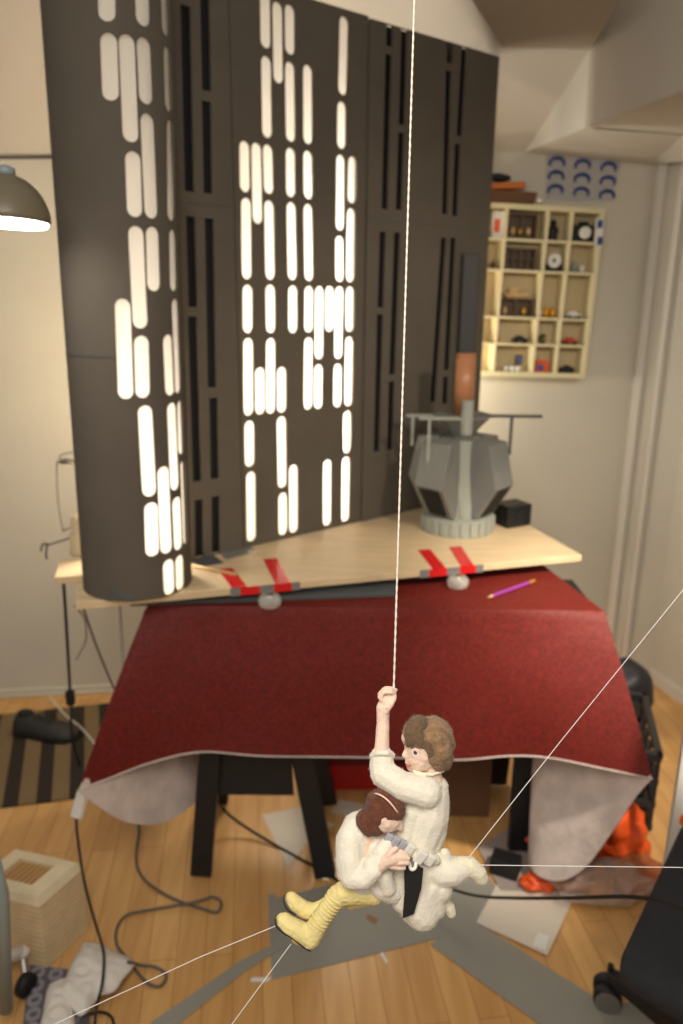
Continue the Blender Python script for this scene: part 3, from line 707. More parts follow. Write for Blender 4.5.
cable('clear_tube', [ony(120, 606, 1.80), ony(122, 640, 1.85), ony(124, 676, 1.88)], .004, mat('tube_clear', (196, 196, 190), .3, alpha=.5), 'straight clear tube hanging beside the red cloth with a blue tip', 'tube')
cable('white_flex', [onz(48, 694, .03), onz(64, 714, .01), onz(80, 727, .01), onz(96, 745, .05)], .0035, M['trimw'], 'white flex running over the rug to the red cloth corner')
# ------------------------------------------------------------------ rug and shoes
q = [onz(-60, 722), onz(150, 700), onz(150, 790), onz(-60, 816)]
rc = (q[0] + q[1] + q[2] + q[3])/4
bm = bm_new(); hexa(bm, [p - Vector((rc.x, rc.y, -.0006)) for p in q], [p - Vector((rc.x, rc.y, -.006)) for p in q])
o = tag(obj('striped_rug', bm, M['rug']), 'brown and tan striped rug by the white baseboard', 'rug'); o.location = (rc.x, rc.y, 0)
def shoe(loc, rz, label):
    r = thing('shoe', label, 'shoe', 'black shoes on the striped rug', loc=loc, rot=(0, 0, rz)); r.scale = (.82, 1.05, .85)
    bm = bm_new(); rows = []
    for i, (x, w_, h) in enumerate(((-.13, .018, .03), (-.125, .034, .07), (-.09, .038, .085), (-.04, .036, .075), (.0, .040, .062), (.05, .046, .052), (.10, .046, .042), (.135, .036, .034), (.15, .016, .022))):
        rows.append([bm.verts.new((x, w_*cos(a_), .012 + max(0, sin(a_))*h - (.0 if sin(a_) >= 0 else .004))) for a_ in [2*pi*k/16 for k in range(16)]])
    for a1_, b1_ in zip(rows, rows[1:]):
        for k in range(16): bm.faces.new((a1_[k], a1_[(k+1) % 16], b1_[(k+1) % 16], b1_[k]))
    bm.faces.new(rows[0]); bm.faces.new(rows[-1]); obj('upper', bm, M['shoe'], r, True)
    bm = bm_new(); pl_ = [Vector((x, s*w_, .0)) for s, seq in ((1, ((-.13, .03), (-.05, .036), (.06, .048), (.12, .042), (.155, .012))), (-1, ((.155, .012), (.12, .042), (.06, .048), (-.05, .036), (-.13, .03)))) for x, w_ in seq]
    prism(bm, pl_, Zv*.014); obj('sole', bm, M['rubber'], r)
    bm = bm_new(); ball(bm, (-.085, 0, .092), .03, (1.2, .75, .25)); obj('opening', bm, M['black'], r, True)
    for k in range(4):
        bm = bm_new(); x_ = -.03 + k*.02; tube(bm, [(x_, -.022, .082 - k*.004), (x_ + .006, 0, .090 - k*.005), (x_ + .012, .022, .082 - k*.004)], .003, 6); obj('lace', bm, M['rubber'], r, True)
p_ = onz(46, 736); shoe((p_.x, p_.y, .0065), R(-10), 'black laced shoe lying on the striped rug')
p_ = onz(-42, 722); shoe((p_.x, p_.y, .0065), R(176), 'black shoe mostly cut off at the left edge of the photo, on the rug')

# ------------------------------------------------------------------ left foreground: slatted box, cloth, pad, castor base, cables
c0 = onz(47, 971); c1 = onz(89, 930); du = (c1 - c0).normalized(); dv = Vector((cos(R(165)), sin(R(165)), 0)); Ld = .134; Lw = .188; Hh = .178
WB = thing('slatted_wooden_box', 'pale slatted wooden box with a square opening on top, on the floor', 'box', loc=(c0.x, c0.y, 0))
lo_ = [Vector((0, 0, 0)), du*Ld, du*Ld + dv*Lw, dv*Lw]
def ins(k, z): cc = (lo_[0] + lo_[2])/2; return [cc + (p - cc)*k + Zv*z for p in lo_]
bm = bm_new()
for k in range(26):
    z_ = Hh*k/26; kk = 1.0 if k % 2 else .982; hexa(bm, [p for p in ins(kk, z_ + .0003)], [p for p in ins(kk, z_ + Hh/26)])
obj('slatted_side', bm, mat('box_wood', (216, 192, 150), .7, .06, 30), WB)
o1, o2 = ins(1.0, Hh), ins(.90, Hh + .020); o3 = ins(.50, Hh + .022); o4 = ins(.50, Hh + .004)
bm = bm_new()
V = [[bm.verts.new(p) for p in rr_] for rr_ in (o1, o2, o3, o4)]
for a1_, b1_ in zip(V, V[1:]):
    for k in range(4): bm.faces.new((a1_[k], a1_[(k+1) % 4], b1_[(k+1) % 4], b1_[k]))
bm.faces.new(V[-1]); bm.faces.new(V[0][::-1]); obj('lid_frame', bm, mat('box_lid', (224, 206, 168), .7, .05, 20), WB)
bm = bm_new(); 
for k in range(7):
    t0_ = (k + .15)/7; t1_ = (k + .85)/7
    hexa(bm, [o4[0].lerp(o4[3], t0_) + Zv*.0005, o4[1].lerp(o4[2], t0_) + Zv*.0005, o4[1].lerp(o4[2], t1_) + Zv*.0005, o4[0].lerp(o4[3], t1_) + Zv*.0005], [p + Zv*.010 for p in (o4[0].lerp(o4[3], t0_), o4[1].lerp(o4[2], t0_), o4[1].lerp(o4[2], t1_), o4[0].lerp(o4[3], t1_))])
obj('inner_slats', bm, mat('inner_wood', (190, 146, 92), .7), WB)
# ring patterned pad
q = [onz(30, 968), onz(84, 974), onz(92, 1040), onz(22, 1040)]; pc = q[0].copy()
PD_ = thing('ring_pattern_mat', 'grey rubber mat with raised rings under the white cloth', 'mat', loc=(pc.x, pc.y, 0))
bm = bm_new(); prism(bm, [p - pc + Zv*.0006 for p in q], Zv*.008); obj('mat_base', bm, M['pad'], PD_)
ex = (q[1] - q[0]); ey = (q[3] - q[0])
for i in range(3):
    for j in range(5):
        c_ = ex*((i + .5)/3) + ey*((j + .5)/5) + Zv*.0086; bm = bm_new(); rad_ = ex.length/7.5
        n_ = 18; rows = [[bm.verts.new(c_ + Vector((cos(2*pi*k/n_)*r_, sin(2*pi*k/n_)*r_, z_))) for k in range(n_)] for r_, z_ in ((rad_, 0), (rad_*.9, .004), (rad_*.5, .004), (rad_*.42, 0))]
        for a1_, b1_ in zip(rows, rows[1:] + rows[:1]):
            for k in range(n_): bm.faces.new((a1_[k], a1_[(k+1) % n_], b1_[(k+1) % n_], b1_[k]))
        obj('raised_ring', bm, M['padr'], PD_)
# crumpled white cloth
def crumple(outline, z, amp, seed, name, m, label, cat, n=18, base=.012):
    """rounded crumpled sheet bounded by a polygon given in photo pixels at height z"""
    P = [onz(px, py, z) for px, py in outline]; cc = sum(P, Vector())/len(P); per = res(P + [P[0]], 60)[:-1]
    bm = bm_new(); rings = []
    for j in range(1, n+1):
        t = j/n; row = []
        for i, p in enumerate(per):
            q = cc.lerp(p, t); h = noise.noise(Vector((q.x*16 + seed, q.y*16, seed)))*amp + (1 - t**2.2)*amp*1.3 + abs(noise.noise(Vector((q.x*40, q.y*40, seed*3))))*amp*.5
            row.append(bm.verts.new((q.x, q.y, max(base, z + h - (t**6)*amp*.6))))
        rings.append(row)
    c_ = bm.verts.new((cc.x, cc.y, z + amp*1.3)); k_ = len(per)
    for i in range(k_): bm.faces.new((c_, rings[0][i], rings[0][(i+1) % k_]))
    for a1_, b1_ in zip(rings, rings[1:]):
        for i in range(k_): bm.faces.new((a1_[i], b1_[i], b1_[(i+1) % k_], a1_[(i+1) % k_]))
    o = obj(name, bm, m, smooth=True); s_ = o.modifiers.new('thick', 'SOLIDIFY'); s_.thickness = .002; s_.offset = 1
    return tag(o, label, cat)
crumple([(83, 938), (110, 948), (134, 960), (124, 978), (114, 990), (98, 994), (88, 1008), (80, 1014), (66, 1002), (60, 990), (72, 962)], .035, .014, 3, 'white_cloth', M['tissue'], 'creased white cloth spread over the grey ringed mat', 'cloth', base=.02)
crumple([(50, 982), (66, 978), (72, 1000), (72, 1040), (42, 1040), (44, 1005)], .028, .012, 9, 'crumpled_cloth', M['tissue'], 'crumpled white cloth bundle on the ringed mat at the bottom edge', 'cloth', base=.016)
# castor base at far left
CB = thing('castor_stool_base', 'pale stool base with castor at the left edge, in front of the wooden box', 'stool', loc=onz(-20, 985))
cb = CB.location.copy()
bm = bm_new(); a_ = onz(22, 952, .075) - cb; b_ = onz(-40, 975, .10) - cb; tube(bm, [b_, a_ ], [.022, .014], 10); ball(bm, a_, .016, (1.1, 1, .8)); obj('base_arm', bm, M['tissue'], CB, True)
bm = bm_new(); c_ = onz(26, 985, .026) - cb; rt = Matrix.Rotation(R(70), 3, 'Z') @ Matrix.Rotation(R(90), 3, 'X'); lathe(bm, [(.014, -.012), (.025, -.010), (.026, 0), (.025, .010), (.014, .012)], c_, 24, rt); obj('castor_wheel', bm, M['rubber'], CB, True)
bm = bm_new(); tube(bm, [c_ + Zv*.0, a_ - Zv*.005], .008, 8); obj('castor_stem', bm, M['wire'], CB)
bm = bm_new(); tube(bm, [onz(6, 1010, .06) - cb, ony(2, 895, (onz(6, 1010, .06)).y) - cb, ony(-12, 840, (onz(6, 1010, .06)).y) - cb], .014, 10); obj('upright_tube', bm, M['bluegrey'], CB, True)
# plug and cables on the floor
pA = ony(83, 792, 1.53); pB = ony(76, 818, 1.50)
bm = bm_new(); d_ = pB - pA; box(bm, (pA + pB)/2, (.030, .014, d_.length), Zv.rotation_difference(d_).to_matrix(), .003)
tag(obj('white_plug', bm, M['tissue']), 'white plug wrapped in paper hanging at the left corner of the red cloth', 'plug')
cable('black_plug_cable', [pB, ony(78, 840, 1.48), ony(84, 880, 1.46), onz(93, 915, .10), onz(102, 945, .045), onz(104, 960, .062), onz(102, 985, .068), onz(96, 1010, .05), onz(94, 1045, .006)], .0032, M['rubber'], 'black cable running down from the white plug and under the white cloth')
cable('grey_floor_cable', [f0(136, 815), f0(139, 830), f0(136, 860), f0(145, 880), f0(170, 897), f0(200, 908), f0(217, 912), f0(221, 902), f0(212, 897, .012), f0(195, 902, .014), f0(150, 910), f0(127, 915), f0(117, 928), f0(117, 945), f0(130, 962), f0(146, 982), f0(160, 986), f0(166, 975), f0(155, 967, .012), f0(140, 965, .012), f0(128, 962, .05)], .0035, mat('cable_grey', (96, 88, 80), .6), 'grey cable lying in loops on the wooden floor left of the trestle', k=8)
cable('small_loop_cable', [f0(78, 1020), f0(98, 1012), f0(112, 1018), f0(114, 1040)], .003, M['rubber'], 'short dark cable loop right of the white cloth at the bottom edge')

# ------------------------------------------------------------------ papers and strips on the floor
def sheet(name, pts, m, label, cat, z=.0008, th=.0008):
    bm = bm_new(); prism(bm, [onz(*p) + Zv*z for p in pts], Zv*th); return tag(obj(name, bm, m), label, cat)
sheet('grey_card_sheet', [(268, 901), (330, 885), (482, 868), (516, 915), (455, 935), (400, 948), (272, 980)], M['paperg'], 'large grey card sheet on the floor below the dolls', 'card', .0008, .001)
sheet('grey_card_strip', [(452, 932), (478, 924), (616, 1012), (640, 1040), (560, 1040), (430, 945)], M['paperg'], 'wide grey card strip slanting to the bottom right on the floor', 'card', .0022, .001)
sheet('long_grey_strip', [(150, 1024), (240, 962), (276, 944), (280, 950), (245, 972), (172, 1030)], M['paperg'], 'long narrow grey strip slanting to the bottom left on the floor', 'card', .0020)
sheet('short_grey_strip', [(268, 896), (275, 895), (285, 948), (276, 952)], M['paperg'], 'short narrow grey strip beside the yellow boots on the floor', 'card', .0034)
sheet('grey_corner_card', [(590, 1015), (640, 1000), (700, 1018), (700, 1045), (600, 1045)], M['paperg'], 'grey card corner under the office chair castor at the bottom right', 'card', .0036)
SH = thing('white_paper_sheet', 'pale paper sheet with a white sticker on the floor below the hanging lining', 'paper', loc=onz(540, 915)); sh = SH.location.copy()
bm = bm_new(); prism(bm, [onz(*p) - sh + Zv*.0046 for p in [(476, 924), (500, 880), (578, 890), (547, 957)]], Zv*.0006); obj('paper', bm, M['paperw'], SH)
bm = bm_new(); prism(bm, [onz(*p) - sh + Zv*.0054 for p in [(538, 934), (549, 938), (545, 952), (532, 947)]], Zv*.0005); obj('sticker', bm, M['white'], SH)
sheet('grey_paper_by_box', [(478, 850), (520, 820), (560, 830), (600, 895), (500, 892)], mat('paper_mauve', (160, 146, 138), .8), 'mauve grey paper on the floor around the small black box', 'paper', .0062)
sheet('white_paper_scrap', [(262, 815), (300, 808), (335, 825), (305, 845), (288, 868)], M['paperw'], 'pale paper scrap on the floor between the trestle legs', 'paper')
sheet('pale_paper_offcut', [(340, 800), (372, 806), (360, 818), (330, 812)], M['paperw'], 'small pale paper offcut in front of the red crate', 'paper')
sheet('white_chip', [(252, 978), (272, 978), (268, 982), (250, 982)], M['white'], 'small white offcut on the planks left of the grey sheet', 'offcut')
sheet('tiny_chip', [(382, 952), (388, 962), (386, 964), (380, 954)], M['white'], 'tiny white shaving on the planks below the dolls', 'offcut')
sheet('tape_scrap', [(368, 915), (378, 920), (375, 925), (366, 919)], M['tan'], 'small orange-brown tape scrap on the grey sheet', 'offcut', .0022)
for i, (x, y) in enumerate(((190, 985), (210, 1006), (340, 1000), (420, 985), (505, 985), (470, 1000), (58, 915))):
    pass
cable('under_table_cable', [onz(206, 780, .2), onz(226, 812, .06), onz(270, 842, .006), onz(325, 872, .006), onz(352, 886, .006), onz(400, 880, .03), onz(450, 876, .10)], .004, M['rubber'], 'black cable sagging from the red cloth past the trestle legs')
cable('black_air_cable', [onz(430, 878, .12), onz(452, 889, .14), dep(478, 896, 1.75), dep(511, 898, 1.62), dep(570, 898, 1.45), dep(632, 897, 1.22), dep(683, 907, 1.08), dep(740, 930, .98)], .0034, M['rubber'], 'black cable stretched in the air from behind the dolls over the office chair')

# ------------------------------------------------------------------ under and beside the table
def crate(name, cx, cy, z0, sx, sy, h, rz, m, label, cat, nx=5, nz=3, group=None):
    r = thing(name, label, cat, group, loc=(cx, cy, z0), rot=(0, 0, rz))
    t = .008
    for (px, py, lx, ly, nm) in ((0, -sy/2, sx, t, 'side_lattice'), (0, sy/2, sx, t, 'side_lattice'), (-sx/2, 0, t, sy, 'side_lattice'), (sx/2, 0, t, sy, 'side_lattice')):
        bm = bm_new()
        for k in range(nz+1): box(bm, (px, py, .012 + (h - .024)*k/nz), (lx + t, ly + t, .018))
        L_ = max(lx, ly)
        for k in range(nx+1):
            o_ = -L_/2 + L_*k/nx; box(bm, (px + (o_ if lx > ly else 0), py + (o_ if ly > lx else 0), h/2), (.012 if lx > ly else t*.8, .012 if ly > lx else t*.8, h - .01))
        obj(nm, bm, m, r)
    bm = bm_new(); box(bm, (0, 0, .005), (sx, sy, .006)); obj('crate_floor', bm, m, r)
    bm = bm_new()
    for sx_ in (-1, 1): box(bm, (0, sx_*sy/2, h), (sx + .02, .02, .014), None, .003); box(bm, (sx_*sx/2, 0, h), (.02, sy + .02, .014), None, .003)
    obj('top_rim', bm, m, r); return r
cp0 = onz(625, 836)
crk = mat('crate_black', (38, 38, 40), .4)
crate('black_crate', .80, 2.10, 0.001, .30, .34, .25, R(-14), crk, 'black lattice plastic crate on the floor right of the table', 'crate')
bm = bm_new(); ball(bm, (0, 0, .11), .115, (1, .8, 1.1), 4)
for v in bm.verts: v.co += v.co.normalized()*noise.noise(v.co*14)*.02; v.co.z = max(v.co.z, .001)
o = tag(obj('black_bag', bm, M['bagblk'], smooth=True), 'bulging black speckled bag behind the table right corner by the wall', 'bag'); p_ = ony(628, 690, 2.45); o.location = (p_.x + .0, 2.50, .0)
# red crate with dark print, brown carton
bm = bm_new()
RC = thing('red_crate', 'red plastic crate in the shade under the middle of the table', 'crate', loc=(.075, 2.20, 0.001), rot=(0, 0, R(2)))
rc1 = ony(303, 757, 2.1); 
bm = bm_new(); hexa(bm, [Vector((-.15, -.13, 0)), Vector((.15, -.13, 0)), Vector((.15, .13, 0)), Vector((-.15, .13, 0))], [Vector((-.17, -.14, .30)), Vector((.17, -.14, .30)), Vector((.17, .14, .30)), Vector((-.17, .14, .30))]); obj('crate_body', bm, M['redbag'], RC, bevel=.006)
for y_ in (-.148, .148):
    bm = bm_new(); box(bm, (0, y_, .28), (.36, .02, .03), None, .004); obj('crate_rim', bm, M['redbag'], RC)
bm = bm_new()
box(bm, (-.004, -.1415, .165), (.30, .004, .13))
for k in range(9):
    for j in range(3): box(bm, (-.14 + k*.034, -.143 - j*.0028, .12 + j*.045), (.024, .006, .022))
obj('printed_squares', bm, mat('dark_red_print', (110, 14, 18), .6), RC)
BC = thing('brown_carton', 'dark brown cardboard carton in the shade behind the white doll, under the table', 'box', loc=(.365, 2.06, .001), rot=(0, 0, R(-2)))
bm = bm_new(); box(bm, (0, 0, .15), (.17, .22, .30), None, .003); obj('carton_body', bm, M['brown'], BC)
bm = bm_new(); box(bm, (0, -.112, .27), (.17, .003, .04)); obj('carton_flap', bm, M['tan'], BC)
BB = onz(507, 882)
bm = bm_new(); box(bm, (BB.x, BB.y + .03, .032), (.075, .055, .045), Matrix.Rotation(R(-25), 3, 'Z'), .004); tag(obj('small_black_box', bm, M['plastic_black']), 'small black box on mauve paper left of the hanging lining', 'box')
# orange bags
def bag(name, px, py, h, size, m, label, seed, cat='bag', wr=.5):
    p = onz(px, py); bm = bm_new(); ball(bm, (0, 0, 0), 1, (1, 1, 1), 4)
    for v in bm.verts:
        d_ = v.co.copy(); k = 1 + noise.noise(d_*1.6 + Vector((seed, 0, 0)))*wr + noise.noise(d_*5 + Vector((0, seed, 0)))*wr*.35
        v.co = Vector((d_.x*size[0]*k, d_.y*size[1]*k, max(.0, d_.z*k*.5 + .5)*size[2]))
    o = tag(obj(name, bm, m, smooth=True), label, cat); o.location = (p.x, p.y, .0072 if h is None else h); return o
bag('orange_bag', 536, 846, None, (.05, .05, .10), M['orange'], 'orange plastic bag on the floor left of the hanging lining', 1)
bag('orange_bag', 540, 890, None, (.045, .028, .035), M['orange'], 'flat orange plastic bag peeping out below the hanging lining', 2)
bag('orange_bag', 612, 858, None, (.085, .08, .16), M['orange'], 'bright orange bag between the hanging lining and the black crate', 3)
bag('brown_plush', 585, 890, None, (.075, .045, .07), mat('brown_fuzz', (176, 104, 40), .9, .4, 25), 'brown furry bundle in a plastic bag below the lining', 5)
bag('copper_bag', 632, 885, None, (.09, .06, .07), mat('copper_bag', (166, 92, 50), .4, .3, 9), 'copper brown bag on the floor beside the office chair', 6)
bag('clear_bag', 598, 900, None, (.12, .06, .10), M['bag'], 'crumpled clear plastic bag over the brown furry bundle', 8, wr=.35)
for i in range(3):
    pass
# ------------------------------------------------------------------ office chair (bottom right)
OC = thing('office_chair', 'black office chair with castors at the right edge of the photo', 'chair', loc=(.79, 1.05, 0))
oc = Vector((.79, 1.05, 0)); sc_ = [onz(616, 964, .47), onz(683, 820, .47)]
eu = (sc_[1] - sc_[0]).normalized(); ev = Vector((cos(R(-41)), sin(R(-41)), 0)); Ls = (sc_[1] - sc_[0]).length + .02; ori = sc_[0] - oc
def rrect(u0, u1, v0, v1, r, z, n=6):
    out = []
    for cu_, cv_, a0 in ((u1 - r, v1 - r, 0), (u0 + r, v1 - r, 90), (u0 + r, v0 + r, 180), (u1 - r, v0 + r, 270)):
        for k in range(n+1):
            a_ = R(a0 + 90*k/n); q_ = ori + eu*(cu_ + r*cos(a_)) + ev*(cv_ + r*sin(a_)); out.append(Vector((q_.x, q_.y, z)))
    return out
bm = bm_new(); rs = [rrect(.012, Ls - .012, .012, .48, .03, .425), rrect(0, Ls, 0, .5, .035, .435), rrect(0, Ls, 0, .5, .035, .458), rrect(.010, Ls - .010, .010, .49, .035, .470), rrect(.05, Ls - .05, .05, .45, .04, .474)]
V = [[bm.verts.new(p) for p in r_] for r_ in rs]
for a1_, b1_ in zip(V, V[1:]):
    k_ = len(a1_)
    for i in range(k_): bm.faces.new((a1_[i], a1_[(i+1) % k_], b1_[(i+1) % k_], b1_[i]))
bm.faces.new(V[0][::-1]); bm.faces.new(V[-1]); obj('seat', bm, M['chair'], OC, True)
bm = bm_new(); bc = ori + eu*(Ls + .012) + ev*.235
for s_ in (0,):
    rows = []
    for j in range(9):
        t = j/8; z_ = .50 + t*.42; wv_ = .20 + .03*sin(t*pi); lean = eu*(.05*t)
        rows.append([bm.verts.new(Vector((*(bc + lean + ev*x_ + eu*y_).to_2d(), z_))) for x_, y_ in ((-wv_, -.02), (-wv_ + .03, -.035), (wv_ - .03, -.035), (wv_, -.02), (wv_, .01), (-wv_, .01))])
    for a1_, b1_ in zip(rows, rows[1:]):
        for i in range(6): bm.faces.new((a1_[i], a1_[(i+1) % 6], b1_[(i+1) % 6], b1_[i]))
    bm.faces.new(rows[0]); bm.faces.new(rows[-1])
obj('backrest', bm, M['chair'], OC, True)
bm = bm_new(); q_ = ori + eu*(Ls - .03) + ev*.03; box(bm, Vector((q_.x, q_.y, .482)), (.05, .05, .022), Matrix.Rotation(R(20), 3, 'Z'), .004); obj('orange_label', bm, M['orange'], OC)
bm = bm_new(); q_ = bc; box(bm, Vector((q_.x, q_.y, .45)) + eu*.0, (.05, .06, .16), None, .005); obj('back_bracket', bm, M['plastic_black'], OC)
bm = bm_new(); le_ = onz(608, 984, .085); lg_ = onz(690, 1034, .10); ld_ = (lg_ - le_); ld_.z = 0; cc_ = le_ + ld_.normalized()*.29 - oc; cc_.z = 0; tube(bm, [cc_ + Zv*.07, cc_ + Zv*.40], .028, 16); obj('gas_column', bm, M['plastic_black'], OC, True)
cw = onz(606, 1003) - oc; a0 = math.atan2(cw.y - cc_.y, cw.x - cc_.x); Rl = (cw - cc_).to_2d().length
for k in range(5):
    a_ = a0 + 2*pi*k/5; e_ = cc_ + Vector((cos(a_), sin(a_), 0))*Rl; dd = Vector((cos(a_), sin(a_), 0)); ss = Vector((-sin(a_), cos(a_), 0))
    bm = bm_new(); hexa(bm, [cc_ + ss*.032 + Zv*.07, cc_ - ss*.032 + Zv*.07, e_ - ss*.016 + Zv*.068, e_ + ss*.016 + Zv*.068], [cc_ + ss*.026 + Zv*.135, cc_ - ss*.026 + Zv*.135, e_ - ss*.013 + Zv*.092, e_ + ss*.013 + Zv*.092]); obj('base_leg', bm, M['plastic_black'], OC, bevel=.005)
    ax = Matrix.Rotation(a_ + R(35), 3, 'Z') @ Matrix.Rotation(R(90), 3, 'X'); axd = ax @ Zv
    cst = bm_new(); lathe(cst, [(.010, -.004), (.030, -.004), (.030, .012), (.024, .018), (.006, .019)], e_ + Zv*.031 + axd*.012, 26, ax); lathe(cst, [(.006, -.019), (.024, -.018), (.030, -.012), (.030, .004), (.010, .004)], e_ + Zv*.031 - axd*.012, 26, ax)
    cso = obj('castor', cst, M['rubber'], OC, True)
    cst = bm_new(); lathe(cst, [(.021, 0), (.0265, .0), (.0265, .001), (.021, .001)], e_ + Zv*.031 - axd*.0315, 26, ax); obj('wheel_ring', cst, M['wire'], cso)
    cst = bm_new(); tube(cst, [e_ + Zv*.045, e_ + Zv*.105], .007, 10); obj('castor_pin', cst, M['plastic_black'], OC)
# pale board leaning at right edge
a_, b_ = ony(686, 712, 1.62), ony(667, 836, 1.56)
bm = bm_new(); d_ = Vector((.16, -.02, 0)); prism(bm, [Vector((a_.x, a_.y, a_.z)), Vector((b_.x, b_.y, b_.z)) , Vector((b_.x, b_.y, b_.z)) + Vector((0, -.012, 0)), Vector((a_.x, a_.y, a_.z)) + Vector((0, -.012, 0))], Vector((.03, 0, 0)))
lb = Vector((b_.x, b_.y, b_.z)) + (b_ - a_).normalized()*(b_.z/abs((b_ - a_).normalized().z) - .002); prism(bm, [b_, lb, lb + Vector((0, -.012, 0)), b_ + Vector((0, -.012, 0))], Vector((.03, 0, 0)))
tag(obj('pale_leaning_slat', bm, M['trimw']), 'pale slat leaning beside the office chair at the right edge', 'slat')

# ------------------------------------------------------------------ wall shelf and its small things
sz0, sz1 = onwall(585, 377, .07), onwall(603, 210, .07)
ru = (sz0 - WP).dot(WD)*.5 + (sz1 - WP).dot(WD)*.5
SHF = thing('cream_wall_shelf', 'cream wooden wall shelf with small pigeonholes behind the panel wall', 'shelf')
HS = sz1.z - sz0.z
ror = Matrix.Translation(wallp(ru - .014, sz0.z + .004) + WN*.004) @ Matrix(((WD.x, WN.x, 0, 0), (WD.y, WN.y, 0, 0), (0, 0, 1, 0), (0, 0, 0, 1))) @ Matrix.Rotation(R(1.6), 4, 'Y')
SHF.matrix_world = ror       # local: x to the right (0 = right side), y out of the wall, z up
pxm = HS/ (377 - 210)        # metres per photo pixel here
k6 = pxm/4.66
cols = [0, 146*k6, 264*k6, 464*k6, 664*k6]             # divider positions from the right, leftwards
rows_ = [0, 143*k6, 268*k6, 483*k6, 622*k6, HS - .008]
Wd = cols[-1]; DP = .075
for name, xs in (('side_board', [0, Wd]), ('divider', cols[1:-1])):
    for x_ in xs:
        bm = bm_new(); box(bm, (-x_, DP/2, HS/2), (.014 if name == 'side_board' else .009, DP - (.0 if name == 'side_board' else .002), HS)); obj(name, bm, M['cream'], SHF)
for i, z_ in enumerate(rows_):
    bm = bm_new(); th_ = .016 if i in (0, 5) else .008; box(bm, (-Wd/2, DP/2, z_), (Wd + .014, DP + (.001 if i in (0, 5) else -.003), th_)); obj('shelf_board', bm, M['cream'], SHF)
bm = bm_new(); box(bm, (-Wd/2, .002, HS/2), (Wd, .004, HS)); obj('back_board', bm, mat('shelf_back', (196, 176, 136), .7), SHF)
def sl(x, z, y=.045): return ror @ Vector((-x, y, z))
def place(o, x, row, y=.045, dx=0):
    o.matrix_world = ror @ Matrix.Translation((-x, y, rows_[row] + .0045))
    return o
grp = 'curios on the cream wall shelf'
def item(name, label, cat, x, row, build, y=.045):
    r = thing(name, label, cat, grp if False else None); build(r); place(r, x, row, y); return r
def glazed(w_, h, nx, nz, m, bright=None):
    def f(r):
        bm = bm_new()
        for s_ in (-1, 1): box(bm, (s_*w_/2, 0, h/2), (.007, .03, h)); 
        for z_ in (.003, h - .003): box(bm, (0, 0, z_), (w_, .03, .006))
        obj('case_frame', bm, m, r)
        bm = bm_new()
        for k in range(1, nx): box(bm, (-w_/2 + w_*k/nx, .008, h/2), (.004, .012, h - .01))
        for k in range(1, nz): box(bm, (0, .008, h*k/nz), (w_ - .008, .012, .004))
        box(bm, (0, -.012, h/2), (w_ - .006, .003, h - .008)); obj('case_grid', bm, M['gridm'], r)
        if bright:
            for k in range(bright): 
                bm = bm_new(); ball(bm, (-w_*.28 + w_*.56*k/max(1, bright-1), .006, h*.3), .010, (.8, .6, 1.5)); obj('display_figure', bm, M['gold'] if k % 2 else M['wood'], r, True)
    return f
cA, cB, cD, cE = (cols[0]+cols[1])/2, (cols[1]+cols[2])/2, (cols[2]+cols[3])/2, cols[3] + .03
item('display_case', 'dark brown display case with golden figures in the top row of the shelf', 'case', cD + .012, 4, glazed(.10, .082, 2, 1, M['darkwood'], 3))
item('type_tray', 'brown divided tray in the second row of the shelf', 'tray', cD + .008, 3, glazed(.105, .072, 4, 2, M['darkwood']))
item('glass_case', 'dark brown glass case in the shelf third row under a wooden toy boat', 'case', cD + .008, 2, glazed(.125, .062, 2, 1, M['darkwood'], 2))
def toyboat(r):
    bm = bm_new(); hexa(bm, [Vector((-.03, -.006, 0)), Vector((.03, -.006, 0)), Vector((.03, .006, 0)), Vector((-.03, .006, 0))], [Vector((-.05, -.012, .016)), Vector((.05, -.012, .016)), Vector((.05, .012, .016)), Vector((-.05, .012, .016))]); obj('hull', bm, M['wood'], r)
    bm = bm_new(); box(bm, (-.01, 0, .026), (.03, .014, .02)); tube(bm, [(.02, 0, .015), (.02, 0, .045)], .0025, 6); obj('cabin', bm, M['wood'], r)
o = item('wooden_toy_boat', 'small wooden toy boat on the dark glass case in the shelf', 'toy', cD + .008, 2, toyboat); o.matrix_world = o.matrix_world @ Matrix.Translation((0, 0, .0625))
def figure(m, h, wd=.018):
    def f(r):
        bm = bm_new(); lathe(bm, [(wd*.9, 0), (wd, .004), (wd*.7, h*.2), (wd*.95, h*.45), (wd*.8, h*.62), (wd*.3, h*.7)], (0, 0, 0), 16); obj('body', bm, m, r, True)
        bm = bm_new(); ball(bm, (0, 0, h*.84), h*.16); obj('head', bm, m, r, True)
    return f
item('black_figurine', 'black figurine in the top row of the shelf, middle pigeonhole', 'figurine', cB + .012, 4, figure(M['rubber'], .07, .022))
def camera_(r):
    bm = bm_new(); box(bm, (0, 0, .028), (.07, .03, .055), None, .006); box(bm, (0, 0, .06), (.03, .025, .014), None, .003); obj('camera_body', bm, M['rubber'], r)
    bm = bm_new(); lathe(bm, [(.020, 0), (.020, .012), (.016, .014)], (0, .015, .03), 20, Matrix.Rotation(R(-90), 3, 'X')); obj('lens_barrel', bm, M['white'], r)
item('black_camera', 'black object with a pale ring in the top right pigeonhole', 'camera', cA, 4, camera_)
